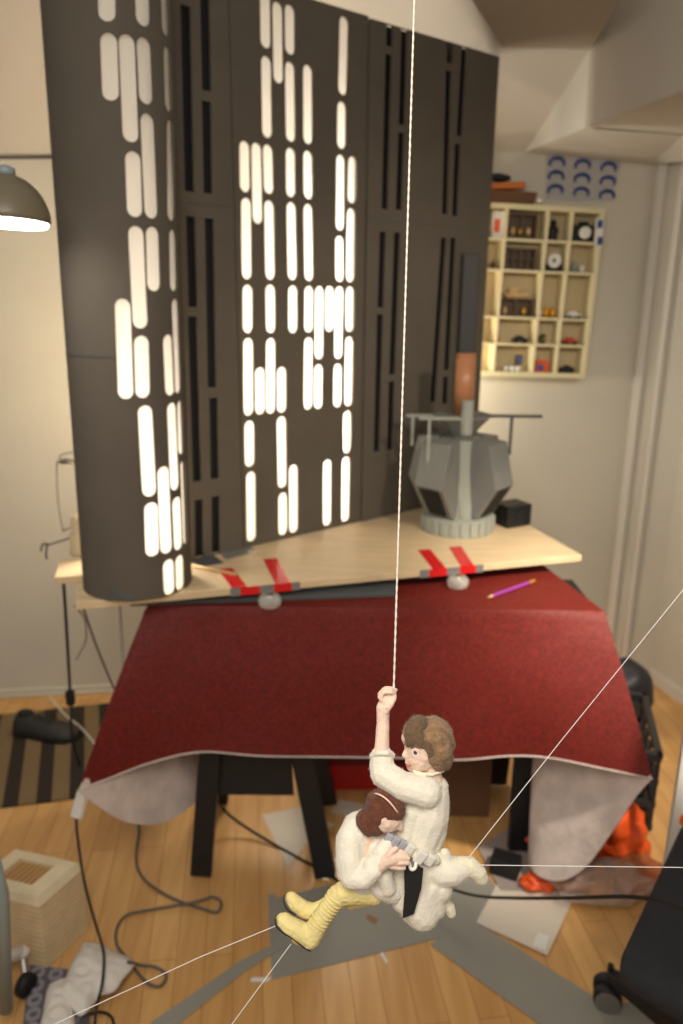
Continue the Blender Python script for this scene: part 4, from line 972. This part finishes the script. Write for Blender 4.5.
def disc(r):
    bm = bm_new(); box(bm, (0, 0, .012), (.07, .04, .023), None, .004); obj('black_stand', bm, M['rubber'], r)
    bm = bm_new(); n_ = 24; rows2 = [[bm.verts.new((cos(2*pi*k/n_)*r_, y_ + .022, sin(2*pi*k/n_)*r_ + .036)) for k in range(n_)] for r_, y_ in ((.024, 0), (.024, .004), (.007, .004), (.007, 0))]
    for a1_, b1_ in zip(rows2, rows2[1:] + rows2[:1]):
        for k in range(n_): bm.faces.new((a1_[k], a1_[(k+1) % n_], b1_[(k+1) % n_], b1_[k]))
    obj('white_disc', bm, M['white'], r)
item('white_disc_object', 'white disc with a dark hole on a black stand in the shelf', 'disc', cB, 3, disc, .035)
def cups(n, m, sp=.028, h=.02):
    def f(r):
        for k in range(n):
            bm = bm_new(); x_ = (k - (n-1)/2)*sp; lathe(bm, [(.006, 0), (.010, h*.5), (.011, h), (.009, h), (.007, h*.4)], (x_, 0, 0), 14); obj('cup', bm, m, r, True)
    return f
for k, dx in enumerate((.016, -.012)): item('grey_pot', ['larger', 'smaller'][k] + ' grey pot in the second row of the shelf, right pigeonhole', 'pot', cA + dx, 3, cups(1, M['bluegrey'] if k == 0 else M['white'], h=.035 - k*.012))
for k, dx in enumerate((-.02, 0, .024)): item('white_cup', 'small white cup in the bottom row of the shelf, %s of three' % ('rightmost', 'middle', 'leftmost')[k], 'cup', cD + dx - .006, 0, cups(1, M['white'], h=.022))
item('white_bottle', 'small white bottle at the left of the shelf bottom row', 'bottle', cD + .066, 0, lambda r: [obj('bottle_body', (lambda b: (lathe(b, [(.010, 0), (.011, .03), (.005, .04), (.005, .05)], (0, 0, 0), 14), b)[1])(bm_new()), M['trimw'], r, True)])
def boxes(m1, m2, w_=.045, h=.05):
    def f(r):
        bm = bm_new(); box(bm, (0, 0, h/2), (w_, .03, h), None, .002); obj('carton', bm, m1, r)
        bm = bm_new(); box(bm, (-.006, .0155, h*.45), (w_*.5, .002, h*.5)); obj('front_print', bm, m2, r)
    return f
item('orange_blue_box', 'orange box with a blue front in the bottom row of the shelf', 'box', cB + .004, 0, boxes(M['orange'], M['blue2'], .045, .045))
def smallcam(r):
    bm = bm_new(); box(bm, (0, 0, .012), (.05, .025, .023), None, .003); box(bm, (.0, 0, .026), (.02, .018, .008)); obj('body', bm, M['rubber'], r)
item('small_black_camera', 'small black camera in the bottom right pigeonhole', 'camera', cA, 0, smallcam)
item('framed_picture', 'tiny framed picture leaning in the bottom row of the shelf', 'picture', cD - .036, 0, lambda r: [obj('frame', (lambda b: (box(b, (0, -.02, .045), (.024, .004, .034)), b)[1])(bm_new()), M['darkwood'], r), obj('print', (lambda b: (box(b, (0, -.0175, .045), (.016, .002, .026)), b)[1])(bm_new()), M['blue2'], r), obj('stand', (lambda b: (box(b, (0, -.026, .022), (.004, .004, .044)), b)[1])(bm_new()), M['darkwood'], r)])
def goldbits(r):
    bm = bm_new(); lathe(bm, [(.010, 0), (.011, .022), (.008, .026)], (.0, 0, 0), 14); obj('cup_body', bm, M['gold'], r, True)
    bm = bm_new(); ball(bm, (0, 0, .030), .008); obj('knob', bm, M['gold'], r, True)
item('gold_trinket', 'gold trinket in the third row of the shelf, taller', 'trinket', cB - .018, 2, goldbits)
item('gold_trinket', 'gold trinket in the third row of the shelf, between silver pot and taller gold one', 'trinket', cB + .006, 2, goldbits)
item('silver_pot', 'small silver pot in the third row of the shelf', 'pot', cB + .030, 2, cups(1, M['white'], h=.024))
def car(m):
    def f(r):
        bm = bm_new(); box(bm, (0, 0, .012), (.055, .024, .010), None, .003); box(bm, (-.004, 0, .020), (.028, .02, .010), None, .003); obj('body', bm, m, r)
        for sx_ in (-1, 1):
            bm = bm_new(); lathe(bm, [(.006, -.013), (.006, .013)], (sx_*.017, 0, .006), 12, Matrix.Rotation(R(90), 3, 'X')); obj('wheels', bm, M['rubber'], r)
    return f
item('white_toy_car', 'white toy car in the third row of the shelf', 'toy car', cA, 2, car(M['white']))
item('red_toy_car', 'dark red toy car in the fourth row of the shelf', 'toy car', cA, 1, car(M['redc']))
item('small_plant', 'tiny green plant in the fourth row of the shelf', 'plant', cB + .006, 1, lambda r: [obj('pot', (lambda b: (lathe(b, [(.008, 0), (.011, .012)], (0, 0, 0), 12), b)[1])(bm_new()), M['brown'], r), obj('leaves', (lambda b: ([ball(b, (random.uniform(-.012, .012), random.uniform(-.006, .006), random.uniform(.016, .032)), .006, (1.4, 1, .6), 1) for _ in range(12)], b)[1])(bm_new()), M['green'], r)])
item('red_tomato_toy', 'small round red toy in the fourth row of the shelf', 'toy', cD + .062, 1, figure(M['redc'], .030, .010))
item('small_black_toy', 'small black toy in the fourth row of the shelf', 'toy', cD - .026, 1, car(M['rubber']))
item('orange_book', 'orange and white book at the left end of the shelf top row', 'book', cols[3] + .022, 4, boxes(M['white'], M['orange'], .04, .085))
item('dark_toy', 'small dark toy partly hidden by the panel wall in the shelf second row', 'toy', cols[3] + .024, 3, figure(M['darkwood'], .03, .012))
def topset(x, z, y=.04): return ror @ Matrix.Translation((-x, y, HS + z))
r = thing('brown_tray_box', 'brown cardboard box on top of the cream shelf', 'box'); bm = bm_new(); hexa(bm, [Vector((-.085, -.03, 0)), Vector((.075, -.03, 0)), Vector((.075, .03, 0)), Vector((-.085, .03, 0))], [Vector((-.09, -.033, .038)), Vector((.085, -.033, .038)), Vector((.085, .033, .038)), Vector((-.09, .033, .038))]); obj('carton', bm, M['brown'], r); bm = bm_new(); box(bm, (0, 0, .0385), (.165, .06, .002)); obj('carton_lid', bm, M['brown'], r); r.matrix_world = topset(cols[3] - .015, .0005)
bm = bm_new(); box(bm, (0, 0, .012), (.12, .05, .022), Matrix.Rotation(R(-5), 3, 'Y'), .006); o = tag(obj('orange_packet', bm, mat('orange_packet', (200, 110, 40), .5)), 'orange packet lying on the brown box above the shelf', 'packet'); o.matrix_world = topset(cols[3] + .0, .045)
bm = bm_new(); ball(bm, (0, 0, .012), .03, (1.4, .8, .45), 3); o = tag(obj('black_pouch', bm, M['rubber'], smooth=True), 'black pouch on the orange packet above the shelf', 'pouch'); o.matrix_world = topset(cols[3] + .03, .071)
bm = bm_new(); ball(bm, (0, 0, .007), .007, (1, 1, 1), 2); o = tag(obj('white_ball', bm, M['white'], smooth=True), 'small white ball on the shelf top in front of the brown box', 'ball'); o.matrix_world = topset(cols[2] + .038, .0085, .074)
# clear sheet with nine blue arcs on the wall
TS = thing('blue_arc_wall_sheet', 'clear sheet with nine dark blue arcs hanging on the wall above the shelf', 'sheet')
q = [onwall(545, 200, .003), onwall(612, 202, .003), onwall(622, 158, .003), onwall(546, 152, .003)]
bm = bm_new(); prism(bm, q, WN*.001); obj('clear_sheet', bm, M['sheet'], TS)
for i, (xs, ys) in enumerate([(x_, y_) for x_ in (0, 1, 2) for y_ in (0, 1, 2)]):
    cxp = 557 + xs*25.8 - ys*.7; cyp = 163 + ys*13.8 + xs*2.6
    c_ = onwall(cxp, cyp, .0055); bm = bm_new()
    ra = .026
    pts = [c_ + WD*(cos(t)*ra) + Zv*(sin(t)*ra*.62) for t in [R(-35 + 250*k/16) for k in range(17)]]
    pts = [p for p in pts]
    tube(bm, pts, [.0012] + [.0035 + .0025*sin(pi*k/16) for k in range(1, 16)] + [.0012], 6); obj('blue_arc', bm, M['blue'], TS)
bm = bm_new(); q = [onwall(594, 246, .088), onwall(602, 247, .088), onwall(604, 219, .088), onwall(596, 218, .088)]
PC = thing('photo_card', 'small pale photo card with dark motifs at the right side of the shelf top row', 'card'); prism(bm, q, WN*.001); obj('card', bm, M['white'], PC)
for yy in (223, 240):
    bm = bm_new(); q = [onwall(597, yy + 5, .0895), onwall(602, yy + 5, .0895), onwall(603, yy - 3, .0895), onwall(598, yy - 3, .0895)]; prism(bm, q, WN*.0006); obj('dark_motif', bm, M['blue'], PC)

# ------------------------------------------------------------------ the two felt dolls
D0 = .75; K = D0/FPX
def dp(px, py, d=0): return dep(px, py, D0 + d*K)      # d in photo pixels, negative towards the camera
_b = bm_new(); ball(_b, (0, 0, 0), 1, (1, 1, 1), 2); _b.verts.index_update()
SPH_V = np.array([v.co[:] for v in _b.verts]); SPH_F = np.array([[v.index for v in f.verts] for f in _b.faces]); _b.free()
def felt_mesh(name, segs, m, parent, voxel=.0011, sm=6, rough=0, rscale=300):
    """segs: chains of (px, py, d, r[, squash]) -> one continuous fused surface"""
    cs = []
    for ch in segs:
        for i in range(max(1, len(ch) - 1)):
            a_ = ch[i]; b_ = ch[min(i+1, len(ch)-1)]
            pa, pb = dp(a_[0], a_[1], a_[2]), dp(b_[0], b_[1], b_[2]); ra, rb = a_[3]*K, b_[3]*K
            n_ = max(1, int((pb - pa).length/(min(ra, rb)*.22)))
            for k in range(n_ + 1):
                t = k/n_; cs.append((*pa.lerp(pb, t), ra + (rb - ra)*t))
    cs = np.array(cs); V_ = (SPH_V[None]*cs[:, 3][:, None, None] + cs[:, None, :3]).reshape(-1, 3)
    F_ = (SPH_F[None] + (np.arange(len(cs))*len(SPH_V))[:, None, None]).reshape(-1, 3)
    me = bpy.data.meshes.new('tmp'); me.from_pydata(V_.tolist(), [], F_.tolist()); o = bpy.data.objects.new('tmp', me); C.objects.link(o)
    r_ = o.modifiers.new('r', 'REMESH'); r_.mode = 'VOXEL'; r_.voxel_size = voxel; r_.use_smooth_shade = True
    s_ = o.modifiers.new('s', 'SMOOTH'); s_.factor = .5; s_.iterations = sm
    me = evaluated(o)
    if rough:
        nn = len(me.vertices); co = np.empty(nn*3); no = np.empty(nn*3); me.vertices.foreach_get('co', co); me.vertex_normals.foreach_get('vector', no)
        co = co.reshape(-1, 3); no = no.reshape(-1, 3)
        k_ = np.array([noise.noise(Vector(c)*rscale)*rough + noise.noise(Vector(c)*rscale*.33)*rough*1.2 for c in co])
        me.vertices.foreach_set('co', (co + no*k_[:, None]).ravel()); me.update()
    o = mesh_obj(name, me, m, parent, True); return o
def ellip(px, py, d, rx, ry, rd, n=5):
    """ellipsoid as a fan of spheres"""
    out = []; r = min(rx, ry, rd); 
    for i in range(-n, n+1):
        for j in range(-n, n+1):
            for l_ in range(-1, 2):
                x, y, z = i/n, j/n, l_
                if x*x + y*y + z*z*.0 <= 1: out.append([(px + x*(rx - r), py + y*(ry - r), d + z*(rd - r), r)])
    return out
# --- man doll
MD = thing('felt_doll', 'felt doll with short brown hair and white tunic, hanging by one raised arm', 'doll', 'felt dolls')
body = [[(386, 699, 0, 5.5), (383, 708, 0, 7), (383, 722, 0, 6.6), (382, 745, -3, 7.6), (380, 772, -8, 9), (402, 785, -14, 9), (430, 793, -12, 11)],
        # fingers wrapped round the string, each its own chain, and the thumb
        [(385, 703, -3, 3.2), (380, 697, -5, 2.7), (384, 692, -7, 2.5), (391, 692, -7, 2.2), (395, 695, -3, 2.0)],
        [(384, 700, 0, 3.2), (380, 694, -1, 2.7), (384, 689.5, -2, 2.6), (391, 689.5, -3, 2.3), (395, 691.5, 0, 2.0)],
        [(385, 703, 3, 3.2), (381, 693, 4, 2.7), (386, 688.5, 4, 2.6), (392, 688.5, 2, 2.2), (396, 690, 3, 1.9)],
        [(386, 704, 6, 3.0), (383, 696, 8, 2.5), (387, 691, 8, 2.3), (393, 690.5, 7, 2.0)],
        [(386, 711, -4, 3.6), (391, 704, -6, 3.2), (394, 699, -5, 2.6), (394.5, 697, -4, 2.3)],
        # head
        [(424, 748, 0, 20.5), (427, 742, 0, 22)], [(421, 755, 0, 17.5)], [(414, 763, 0, 8.5), (418, 765, 0, 10)], [(411.5, 767, -1, 5)],
        [(388, 693, 1, 5.6), (387, 697, 0, 5.8), (388, 701, -1, 5.4)], [(408, 750, -4, 3.6), (404.5, 755, -5, 2.9)], [(409, 738, -4, 8)], [(407.5, 762, -4.5, 2.7)], [(408.5, 764.8, -4.5, 2.4)], [(417, 759, -10, 7)], [(408.4, 757, -4, 3)],
        [(432, 753, -18, 4)],
        # neck, trunk, legs
        [(430, 765, 0, 11), (431, 780, 0, 12), (430, 800, 0, 18), (422, 845, 0, 15), (420, 870, 0, 17)],
        [(418, 872, -2, 12), (416, 900, -2, 11)], [(428, 872, 0, 10), (455, 869, -4, 7), (472, 869, -6, 5)],
        # far arm round the other doll
        [(428, 795, 14, 10), (408, 820, 20, 7), (392, 850, 8, 6)]]
felt_mesh('body', body, M['skin'], MD, .0009, 3, .00012)
hairc = [[(432, 738, 0, 22.5), (429, 739, 0, 23)], [(434, 744, 4, 21)], [(420, 735, -2, 18.5)], [(436, 750, -7, 16.5)], [(440, 757, -4, 13), (444, 763, -2, 8)], [(437, 764, -12, 5.5), (440, 766, -9, 6)], [(433, 757, -14.5, 6.5)], [(448, 745, 2, 8)], [(445, 756, 4, 9)]]
hm = felt_mesh('hair', hairc, M['hair'], MD, .0010, 3, .00022, 500); 
felt_mesh('fringe', [[(418, 726, -8, 11), (414, 733, -11, 9.5), (412, 740, -11, 7.5)], [(420, 737, -13, 8.5), (424, 744, -15, 6.5)], [(428, 745, -17, 6), (431, 752, -18.5, 5)]], M['hair_d'], MD, .0010, 3, .00022, 500)['label'] = 'darker brown fringe'
def eye(px, py, d, par, r=2.3):
    bm = bm_new(); ball(bm, dp(px, py, d), r*K, (1, 1, 1), 3); e = obj('eye', bm, M['eyeblue'], par, True)
    bm = bm_new(); ball(bm, dp(px - .9, py, d - r*.75), r*.42*K, (1, 1, 1), 2); obj('pupil', bm, M['black'], e, True)
eye(415.8, 752.4, -15.6, MD); eye(407, 751, 11, MD, 1.8)
bm = bm_new(); tube(bm, [dp(406.2, 765.0, -8), dp(408.8, 765.4, -9.3), dp(411.5, 764.2, -10.8)], .9*K, 6); obj('mouth', bm, M['lip'], MD, True)
bm = bm_new(); tube(bm, [dp(411, 748.5, -13.5), dp(415, 747.4, -15.5), dp(419, 748.4, -17)], .55*K, 6); obj('eyebrow', bm, M['hair_d'], MD, True)
tunic = [[(382, 757, -4, 11.8), (382, 766, -6, 13), (384, 774, -9, 14), (402, 786, -15, 14.5), (426, 792, -14, 16)],
         [(430, 781, 0, 12.5), (430, 785, 0, 14), (430, 797, 0, 20), (428, 815, 0, 21.5), (420, 840, 0, 19), (418, 856, 0, 19)], [(436, 788, 2, 13), (438, 805, 2, 12), (434, 832, 2, 13), (428, 850, 2, 12)],
         [(412, 812, -6, 12), (405, 835, -4, 13)],
         [(428, 795, 14, 13), (408, 820, 20, 11), (394, 846, 10, 10)]]
felt_mesh('tunic', tunic, M['felt'], MD, .0011, 4, .00018, 260)
felt_mesh('cuff', [[(372.5, 756, -6, 3.4), (378, 753, -13.5, 3.0), (386, 753, -14.5, 3.0), (392, 755, -6, 3.4), (388, 755, 4, 3.2), (378, 755, 5, 3.2), (372.5, 756, -6, 3.4)]], M['felt'], MD, .0010, 3, .00015, 260)
felt_mesh('collar', [[(414, 771, -8, 1.7), (422, 774, -13.5, 1.8), (433, 774.5, -14, 1.8), (443, 771, -8, 1.8)], [(414, 772, -9, 1.6), (424, 777, -16, 1.5), (436, 786, -19, 1.2)]], M['felt2'], MD, .0009, 2, .0002)
trs = [[(416, 864, 0, 20), (416, 885, 0, 21), (417, 905, -2, 19.5), (422, 912, -2, 18)], [(428, 864, 0, 18), (440, 870, -2, 17), (452, 871, -4, 14.5), (464, 868, -5, 10)],
       [(428, 885, 0, 18), (432, 905, 2, 15)], [(400, 880, -4, 14), (404, 900, -4, 13)], [(445, 853, -8, 5), (446, 860, -6, 7)], [(438, 888, 0, 15)]]
felt_mesh('trousers', trs, M['felt'], MD, .0012, 5, .0002, 220)
felt_mesh('boot', [[(462, 864, -6, 8), (470, 866, -6, 9.2), (478, 873, -5, 8.6), (481, 878, -4, 7.6)]], M['felt2'], MD, .0010, 3, .0004)
felt_mesh('boot', [[(440, 903, 6, 8), (449, 908, 6, 6.5), (451, 913, 6, 5.2)]], M['felt2'], MD, .0010, 3, .0004)
bt = [(387, 838, -20), (396, 842, -22), (406, 848, -23), (417, 855, -23), (428, 860, -21), (437, 860, -14)]
bm = bm_new(); pp = smooth_path([dp(*p) for p in bt], 4)
for i in range(len(pp)): pass
tube(bm, pp, 5.0*K, 8); obj('belt', bm, M['felt2'], MD, True)
for k, (x_, y_, d_, w_, h_, a_, mm) in enumerate(((388, 838.5, -25, 6.5, 11, -28, 'pouchg'), (395, 842, -27, 6.5, 11.5, -28, 'pouchg'), (402, 845, -28, 6, 11, -28, 'pouchg'), (409, 850, -29, 7.5, 13, -30, 'pouch'), (420, 857, -28, 9, 13.5, -32, 'pouch'), (430, 860, -24, 7, 11, -30, 'pouch'))):
    bm = bm_new(); rt = Matrix.Rotation(-R(a_)*-1, 3, 'Y'); box(bm, dp(x_, y_, d_), (w_*K, 5*K, h_*K), Matrix.Rotation(R(-a_), 3, 'Y') @ Matrix.Rotation(0, 3, 'X'), .0009)
    obj('belt_pouch', bm, M[mm], MD)
bm = bm_new(); hp = [(404, 868), (408, 865), (413, 871), (418, 866), (423.5, 868), (421.5, 888), (414, 914), (402.5, 918.5), (404.5, 892)]
prism(bm, [dp(x_, y_, -30 + (y_ - 866)*.12) for x_, y_ in hp], dp(400, 900, -26) - dp(400, 900, -30)); obj('holster', bm, M['leather'], MD, bevel=.0006)['label'] = 'flat black holster strip'
bm = bm_new(); tube(bm, smooth_path([dp(409, 862, -27), dp(411, 869, -31), dp(415, 868, -31), dp(416, 861, -27)], 4), 1.8*K, 8); obj('holster_loop', bm, M['pouch'], MD, True)

# --- woman doll
WDL = thing('felt_doll', 'felt doll with auburn hair, cream top and yellow boots, clinging to the other doll', 'doll', 'felt dolls')
body = [[(384, 812, -16, 17), (387, 816, -17, 16)], [(391, 820, -18, 11)], [(400.8, 829, -20, 2.5), (397, 823, -19, 6)],
        [(378, 822, -14, 9), (366, 832, -10, 12), (358, 860, -8, 14), (368, 885, -6, 13)],
        [(352, 842, -18, 9), (352, 872, -24, 8), (372, 872, -32, 6.5), (386, 861, -36, 6.5), (393, 858, -37, 6.8)],
        [(392, 855, -37, 3.6), (400, 852, -37, 3.0), (406, 854, -36, 2.5)], [(393, 858, -38, 3.6), (401, 857, -39, 3.0), (408, 858.5, -37, 2.5)],
        [(393, 862, -38, 3.6), (401, 862.5, -39, 3.0), (407.5, 863, -37, 2.5)], [(392, 866, -37, 3.4), (399, 867.5, -37, 2.8), (404, 868, -36, 2.3)],
        [(388, 857, -39, 3.6), (392, 851, -40, 3.1), (396, 848.5, -40, 2.6)],
        [(368, 888, -6, 10), (342, 893, -8, 8), (327, 912, -8, 7), (311, 933, -8, 7), (290, 922, -8, 6)],
        [(370, 890, 6, 10), (342, 896, 8, 8), (314, 912, 8, 6), (294, 901, 8, 5)]]
felt_mesh('body', body, M['skin'], WDL, .0009, 3, .00012)
hc = [[(382, 806, -16, 17.5), (388, 808, -17, 16.5)], [(378, 812, -18, 15)], [(390, 809, -18, 15.5)], [(366.5, 820, -20, 11), (370, 825, -20, 11)], [(376, 828, -20, 8)]]
felt_mesh('hair', hc, M['hair2'], WDL, .0010, 3, .00022, 500)
# parting line that follows the crown
bm = bm_new(); cen = dp(385, 808, -16.5)
pts = []
for k in range(13):
    t = k/12; x_ = 374 + 27*t; y_ = 793.5 + 24*t**1.25 - 3.5*sin(pi*t)
    # push the line out to the hair surface
    base = Vector((x_, y_)); dd = ((x_ - 385.5)**2 + (y_ - 808)**2); h_ = max(0, 17.9**2 - dd)**.5
    pts.append(dp(x_, y_, -18.2 - h_))
tube(bm, pts, .85*K, 6); obj('hair_ribbon', bm, M['skin'], WDL, True)['label'] = 'thin pale ribbon across the hair'
bm = bm_new(); tube(bm, [dp(388.8, 826.6, -27.2), dp(391.5, 828.2, -27), dp(394.5, 827.2, -27)], .6*K, 6); obj('closed_eye', bm, M['hair2'], WDL, True)
top = [[(372, 822, -8, 15), (358, 828, -8, 16), (353, 842, -8, 18), (354, 862, -8, 19), (362, 878, -8, 17)], [(375, 845, -8, 15), (378, 872, -8, 17)],
       [(350, 838, -16, 13), (349, 858, -22, 12.5), (352, 876, -25, 12.5), (364, 878, -31, 10.5), (374, 870, -34, 8.5)],
       [(382, 884, -10, 15), (392, 890, -8, 13)], [(386, 846, -24, 8), (381, 853, -28, 8.5)], [(372, 866, -30, 10), (380, 862, -33, 7.5)],
       [(384, 876, -22, 9), (388, 888, -20, 8)]]
felt_mesh('top', top, M['felt'], WDL, .0011, 4, .0002, 240)
tr = [[(374, 895, -8, 10), (360, 893, -10, 11), (343, 893, -12, 11.5), (338, 897, -12, 10.5)], [(372, 897, 4, 9), (350, 900, 4, 9)]]
felt_mesh('trousers', tr, M['yellow'], WDL, .0010, 4, .0004)
def boot(ch, d, nm='boot'):
    o = felt_mesh(nm, ch, M['yellow'], WDL, .0010, 2, .0004, 200)
    # gathered folds round the shaft
    for v in o.data.vertices:
        pass
    return o
b1 = [[(338, 895, -12, 10.5), (330, 905, -12, 9.2), (322, 917, -12, 9.2), (315, 929, -12, 10.5), (310, 938, -12, 10.5)], [(310, 937, -12, 10.5), (300, 932, -12, 10), (290, 926, -12, 9.6), (283.5, 921, -12, 8)], [(297, 938, -12, 6), (310, 943, -12, 6.5)]]
bo = boot(b1, -12)
b2 = [[(326, 906, 6, 8.5), (314, 912, 6, 8.5), (305, 910, 6, 8.5), (295, 903, 6, 8), (291, 898, 6, 6.5)]]
bo2 = boot(b2, 6)
for k in range(9):   # fold rings on the near boot shaft
    t = k/8; x_, y_ = 336 - 18*t, 898 + 25*t; r_ = 9.9 - 1.0*sin(pi*t)
    ax = (dp(336, 898) - dp(318, 923)).normalized(); e1 = ax.cross(Vector((0, 1, 0))).normalized(); e2 = ax.cross(e1).normalized(); c_ = dp(x_, y_, -12)
    bm = bm_new(); tube(bm, [c_ + (e1*cos(a_) + e2*sin(a_))*r_*K + ax*(noise.noise(Vector((k, a_, 0)))*1.6*K) for a_ in [2*pi*i/20 for i in range(21)]], 1.0*K, 6, False); obj('boot_fold', bm, M['yellow'], WDL, True)
def sole(pts, d0, wd):
    bm = bm_new(); A_ = smooth_path([dp(x_, y_, d0 - wd) for x_, y_ in pts], 4); B_ = smooth_path([dp(x_, y_, d0 + wd) for x_, y_ in pts], 4); off = (dp(300, 945) - dp(301, 943.6))
    V = [[bm.verts.new(p) for p in (a1_, b1_, b1_ + off, a1_ + off)] for a1_, b1_ in zip(A_, B_)]
    for r1, r2 in zip(V, V[1:]):
        for k in range(4): bm.faces.new((r1[k], r1[(k+1) % 4], r2[(k+1) % 4], r2[k]))
    bm.faces.new(V[0]); bm.faces.new(V[-1][::-1]); obj('boot_sole', bm, M['sole'], WDL)
sole([(275.5, 918), (277, 926), (284, 932.5), (294, 938.5), (303, 946), (311, 950.5)], -12, 8)
sole([(284.5, 894), (284.2, 901), (288, 909), (296, 914.5)], 6, 6)

# ------------------------------------------------------------------ string and threads
tw = []
a_, b_ = dp(393.6, 694, 2), dp(415.5, -40, 2)
ST = thing('twisted_string', 'off-white twisted wool string hanging from above into the raised hand', 'string', loc=a_)
for ph in (0, pi):
    bm = bm_new(); n_ = 420; pts = []
    for i in range(n_ + 1):
        t = i/n_; c_ = a_.lerp(b_, t); an = ph + t*260; pts.append(c_ - a_ + Vector((cos(an), sin(an), 0))*.36*K)
    tube(bm, pts, .80*K, 5); obj('twisted_strand', bm, M['string'], ST, True)
bm = bm_new(); tube(bm, [dp(x_, y_, d_) - a_ for x_, y_, d_ in ((395, 692, 0), (392, 705, -4), (386, 708, -9))], .8*K, 6); obj('string_tail', bm, M['string'], ST, True)
def fuzz(n_, f, name, par, m, L_=(.001, .003)):
    bm = bm_new()
    for _ in range(n_):
        p = f(); d_ = Vector((random.uniform(-1, 1), random.uniform(-1, 1), random.uniform(-1, 1))).normalized()*random.uniform(*L_)
        d2 = Vector((random.uniform(-1, 1), random.uniform(-1, 1), random.uniform(-1, 1)))*.0006
        tube(bm, [p, p + d_*.5 + d2, p + d_], .00009, 3)
    o = obj(name, bm, m, par); o['kind'] = 'stuff'; return o
fuzz(260, lambda: a_.lerp(b_, random.random()) - a_, 'loose_fibres', ST, M['string'])
def fibres(par, src, n_, m, L_=(.0008, .0024)):
    bm = bm_new(); vs = src.data.vertices
    for _ in range(n_):
        v = vs[random.randrange(len(vs))]; d_ = (v.normal + Vector((random.uniform(-1, 1), random.uniform(-1, 1), random.uniform(-1, 1)))*.8).normalized()*random.uniform(*L_)
        d2 = Vector((random.uniform(-1, 1), random.uniform(-1, 1), random.uniform(-1, 1)))*.0007
        tube(bm, [v.co, v.co + d_*.5 + d2, v.co + d_], (.00011, .00009, .00004), 3, False)
    o = obj('felt_fibres', bm, m, par); o['kind'] = 'stuff'
for par in (MD, WDL):
    for ch in list(par.children):
        nm = ch.name.split('.')[0]
        if nm in ('tunic', 'trousers', 'top', 'hair', 'fringe', 'cuff') and ch.data.materials[0] != M['yellow']: fibres(ch, ch, 1700 if nm != 'cuff' else 200, ch.data.materials[0])
for pts, lb in (([(278, 925, -12), (200, 957, -12), (72, 1016, -12), (20, 1040, -12)], 'thin white thread from the yellow boot toe to the lower left'),
                ([(291, 944, -12), (232, 1024, -14), (220, 1042, -14)], 'thin white thread from the yellow boot heel to the bottom edge'),
                ([(466, 861, -10), (560, 742, -10), (683, 590, -10), (720, 543, -10)], 'thin white thread from the white boot up to the right edge'),
                ([(474, 865, -10), (560, 866, -10), (683, 867.5, -10), (740, 868, -10)], 'thin white thread from the white boot straight to the right edge')):
    bm = bm_new(); tube(bm, [dp(*p) for p in pts], .38*K, 5); tag(obj('guide_thread', bm, M['thread']), lb, 'thread', 'guide threads')
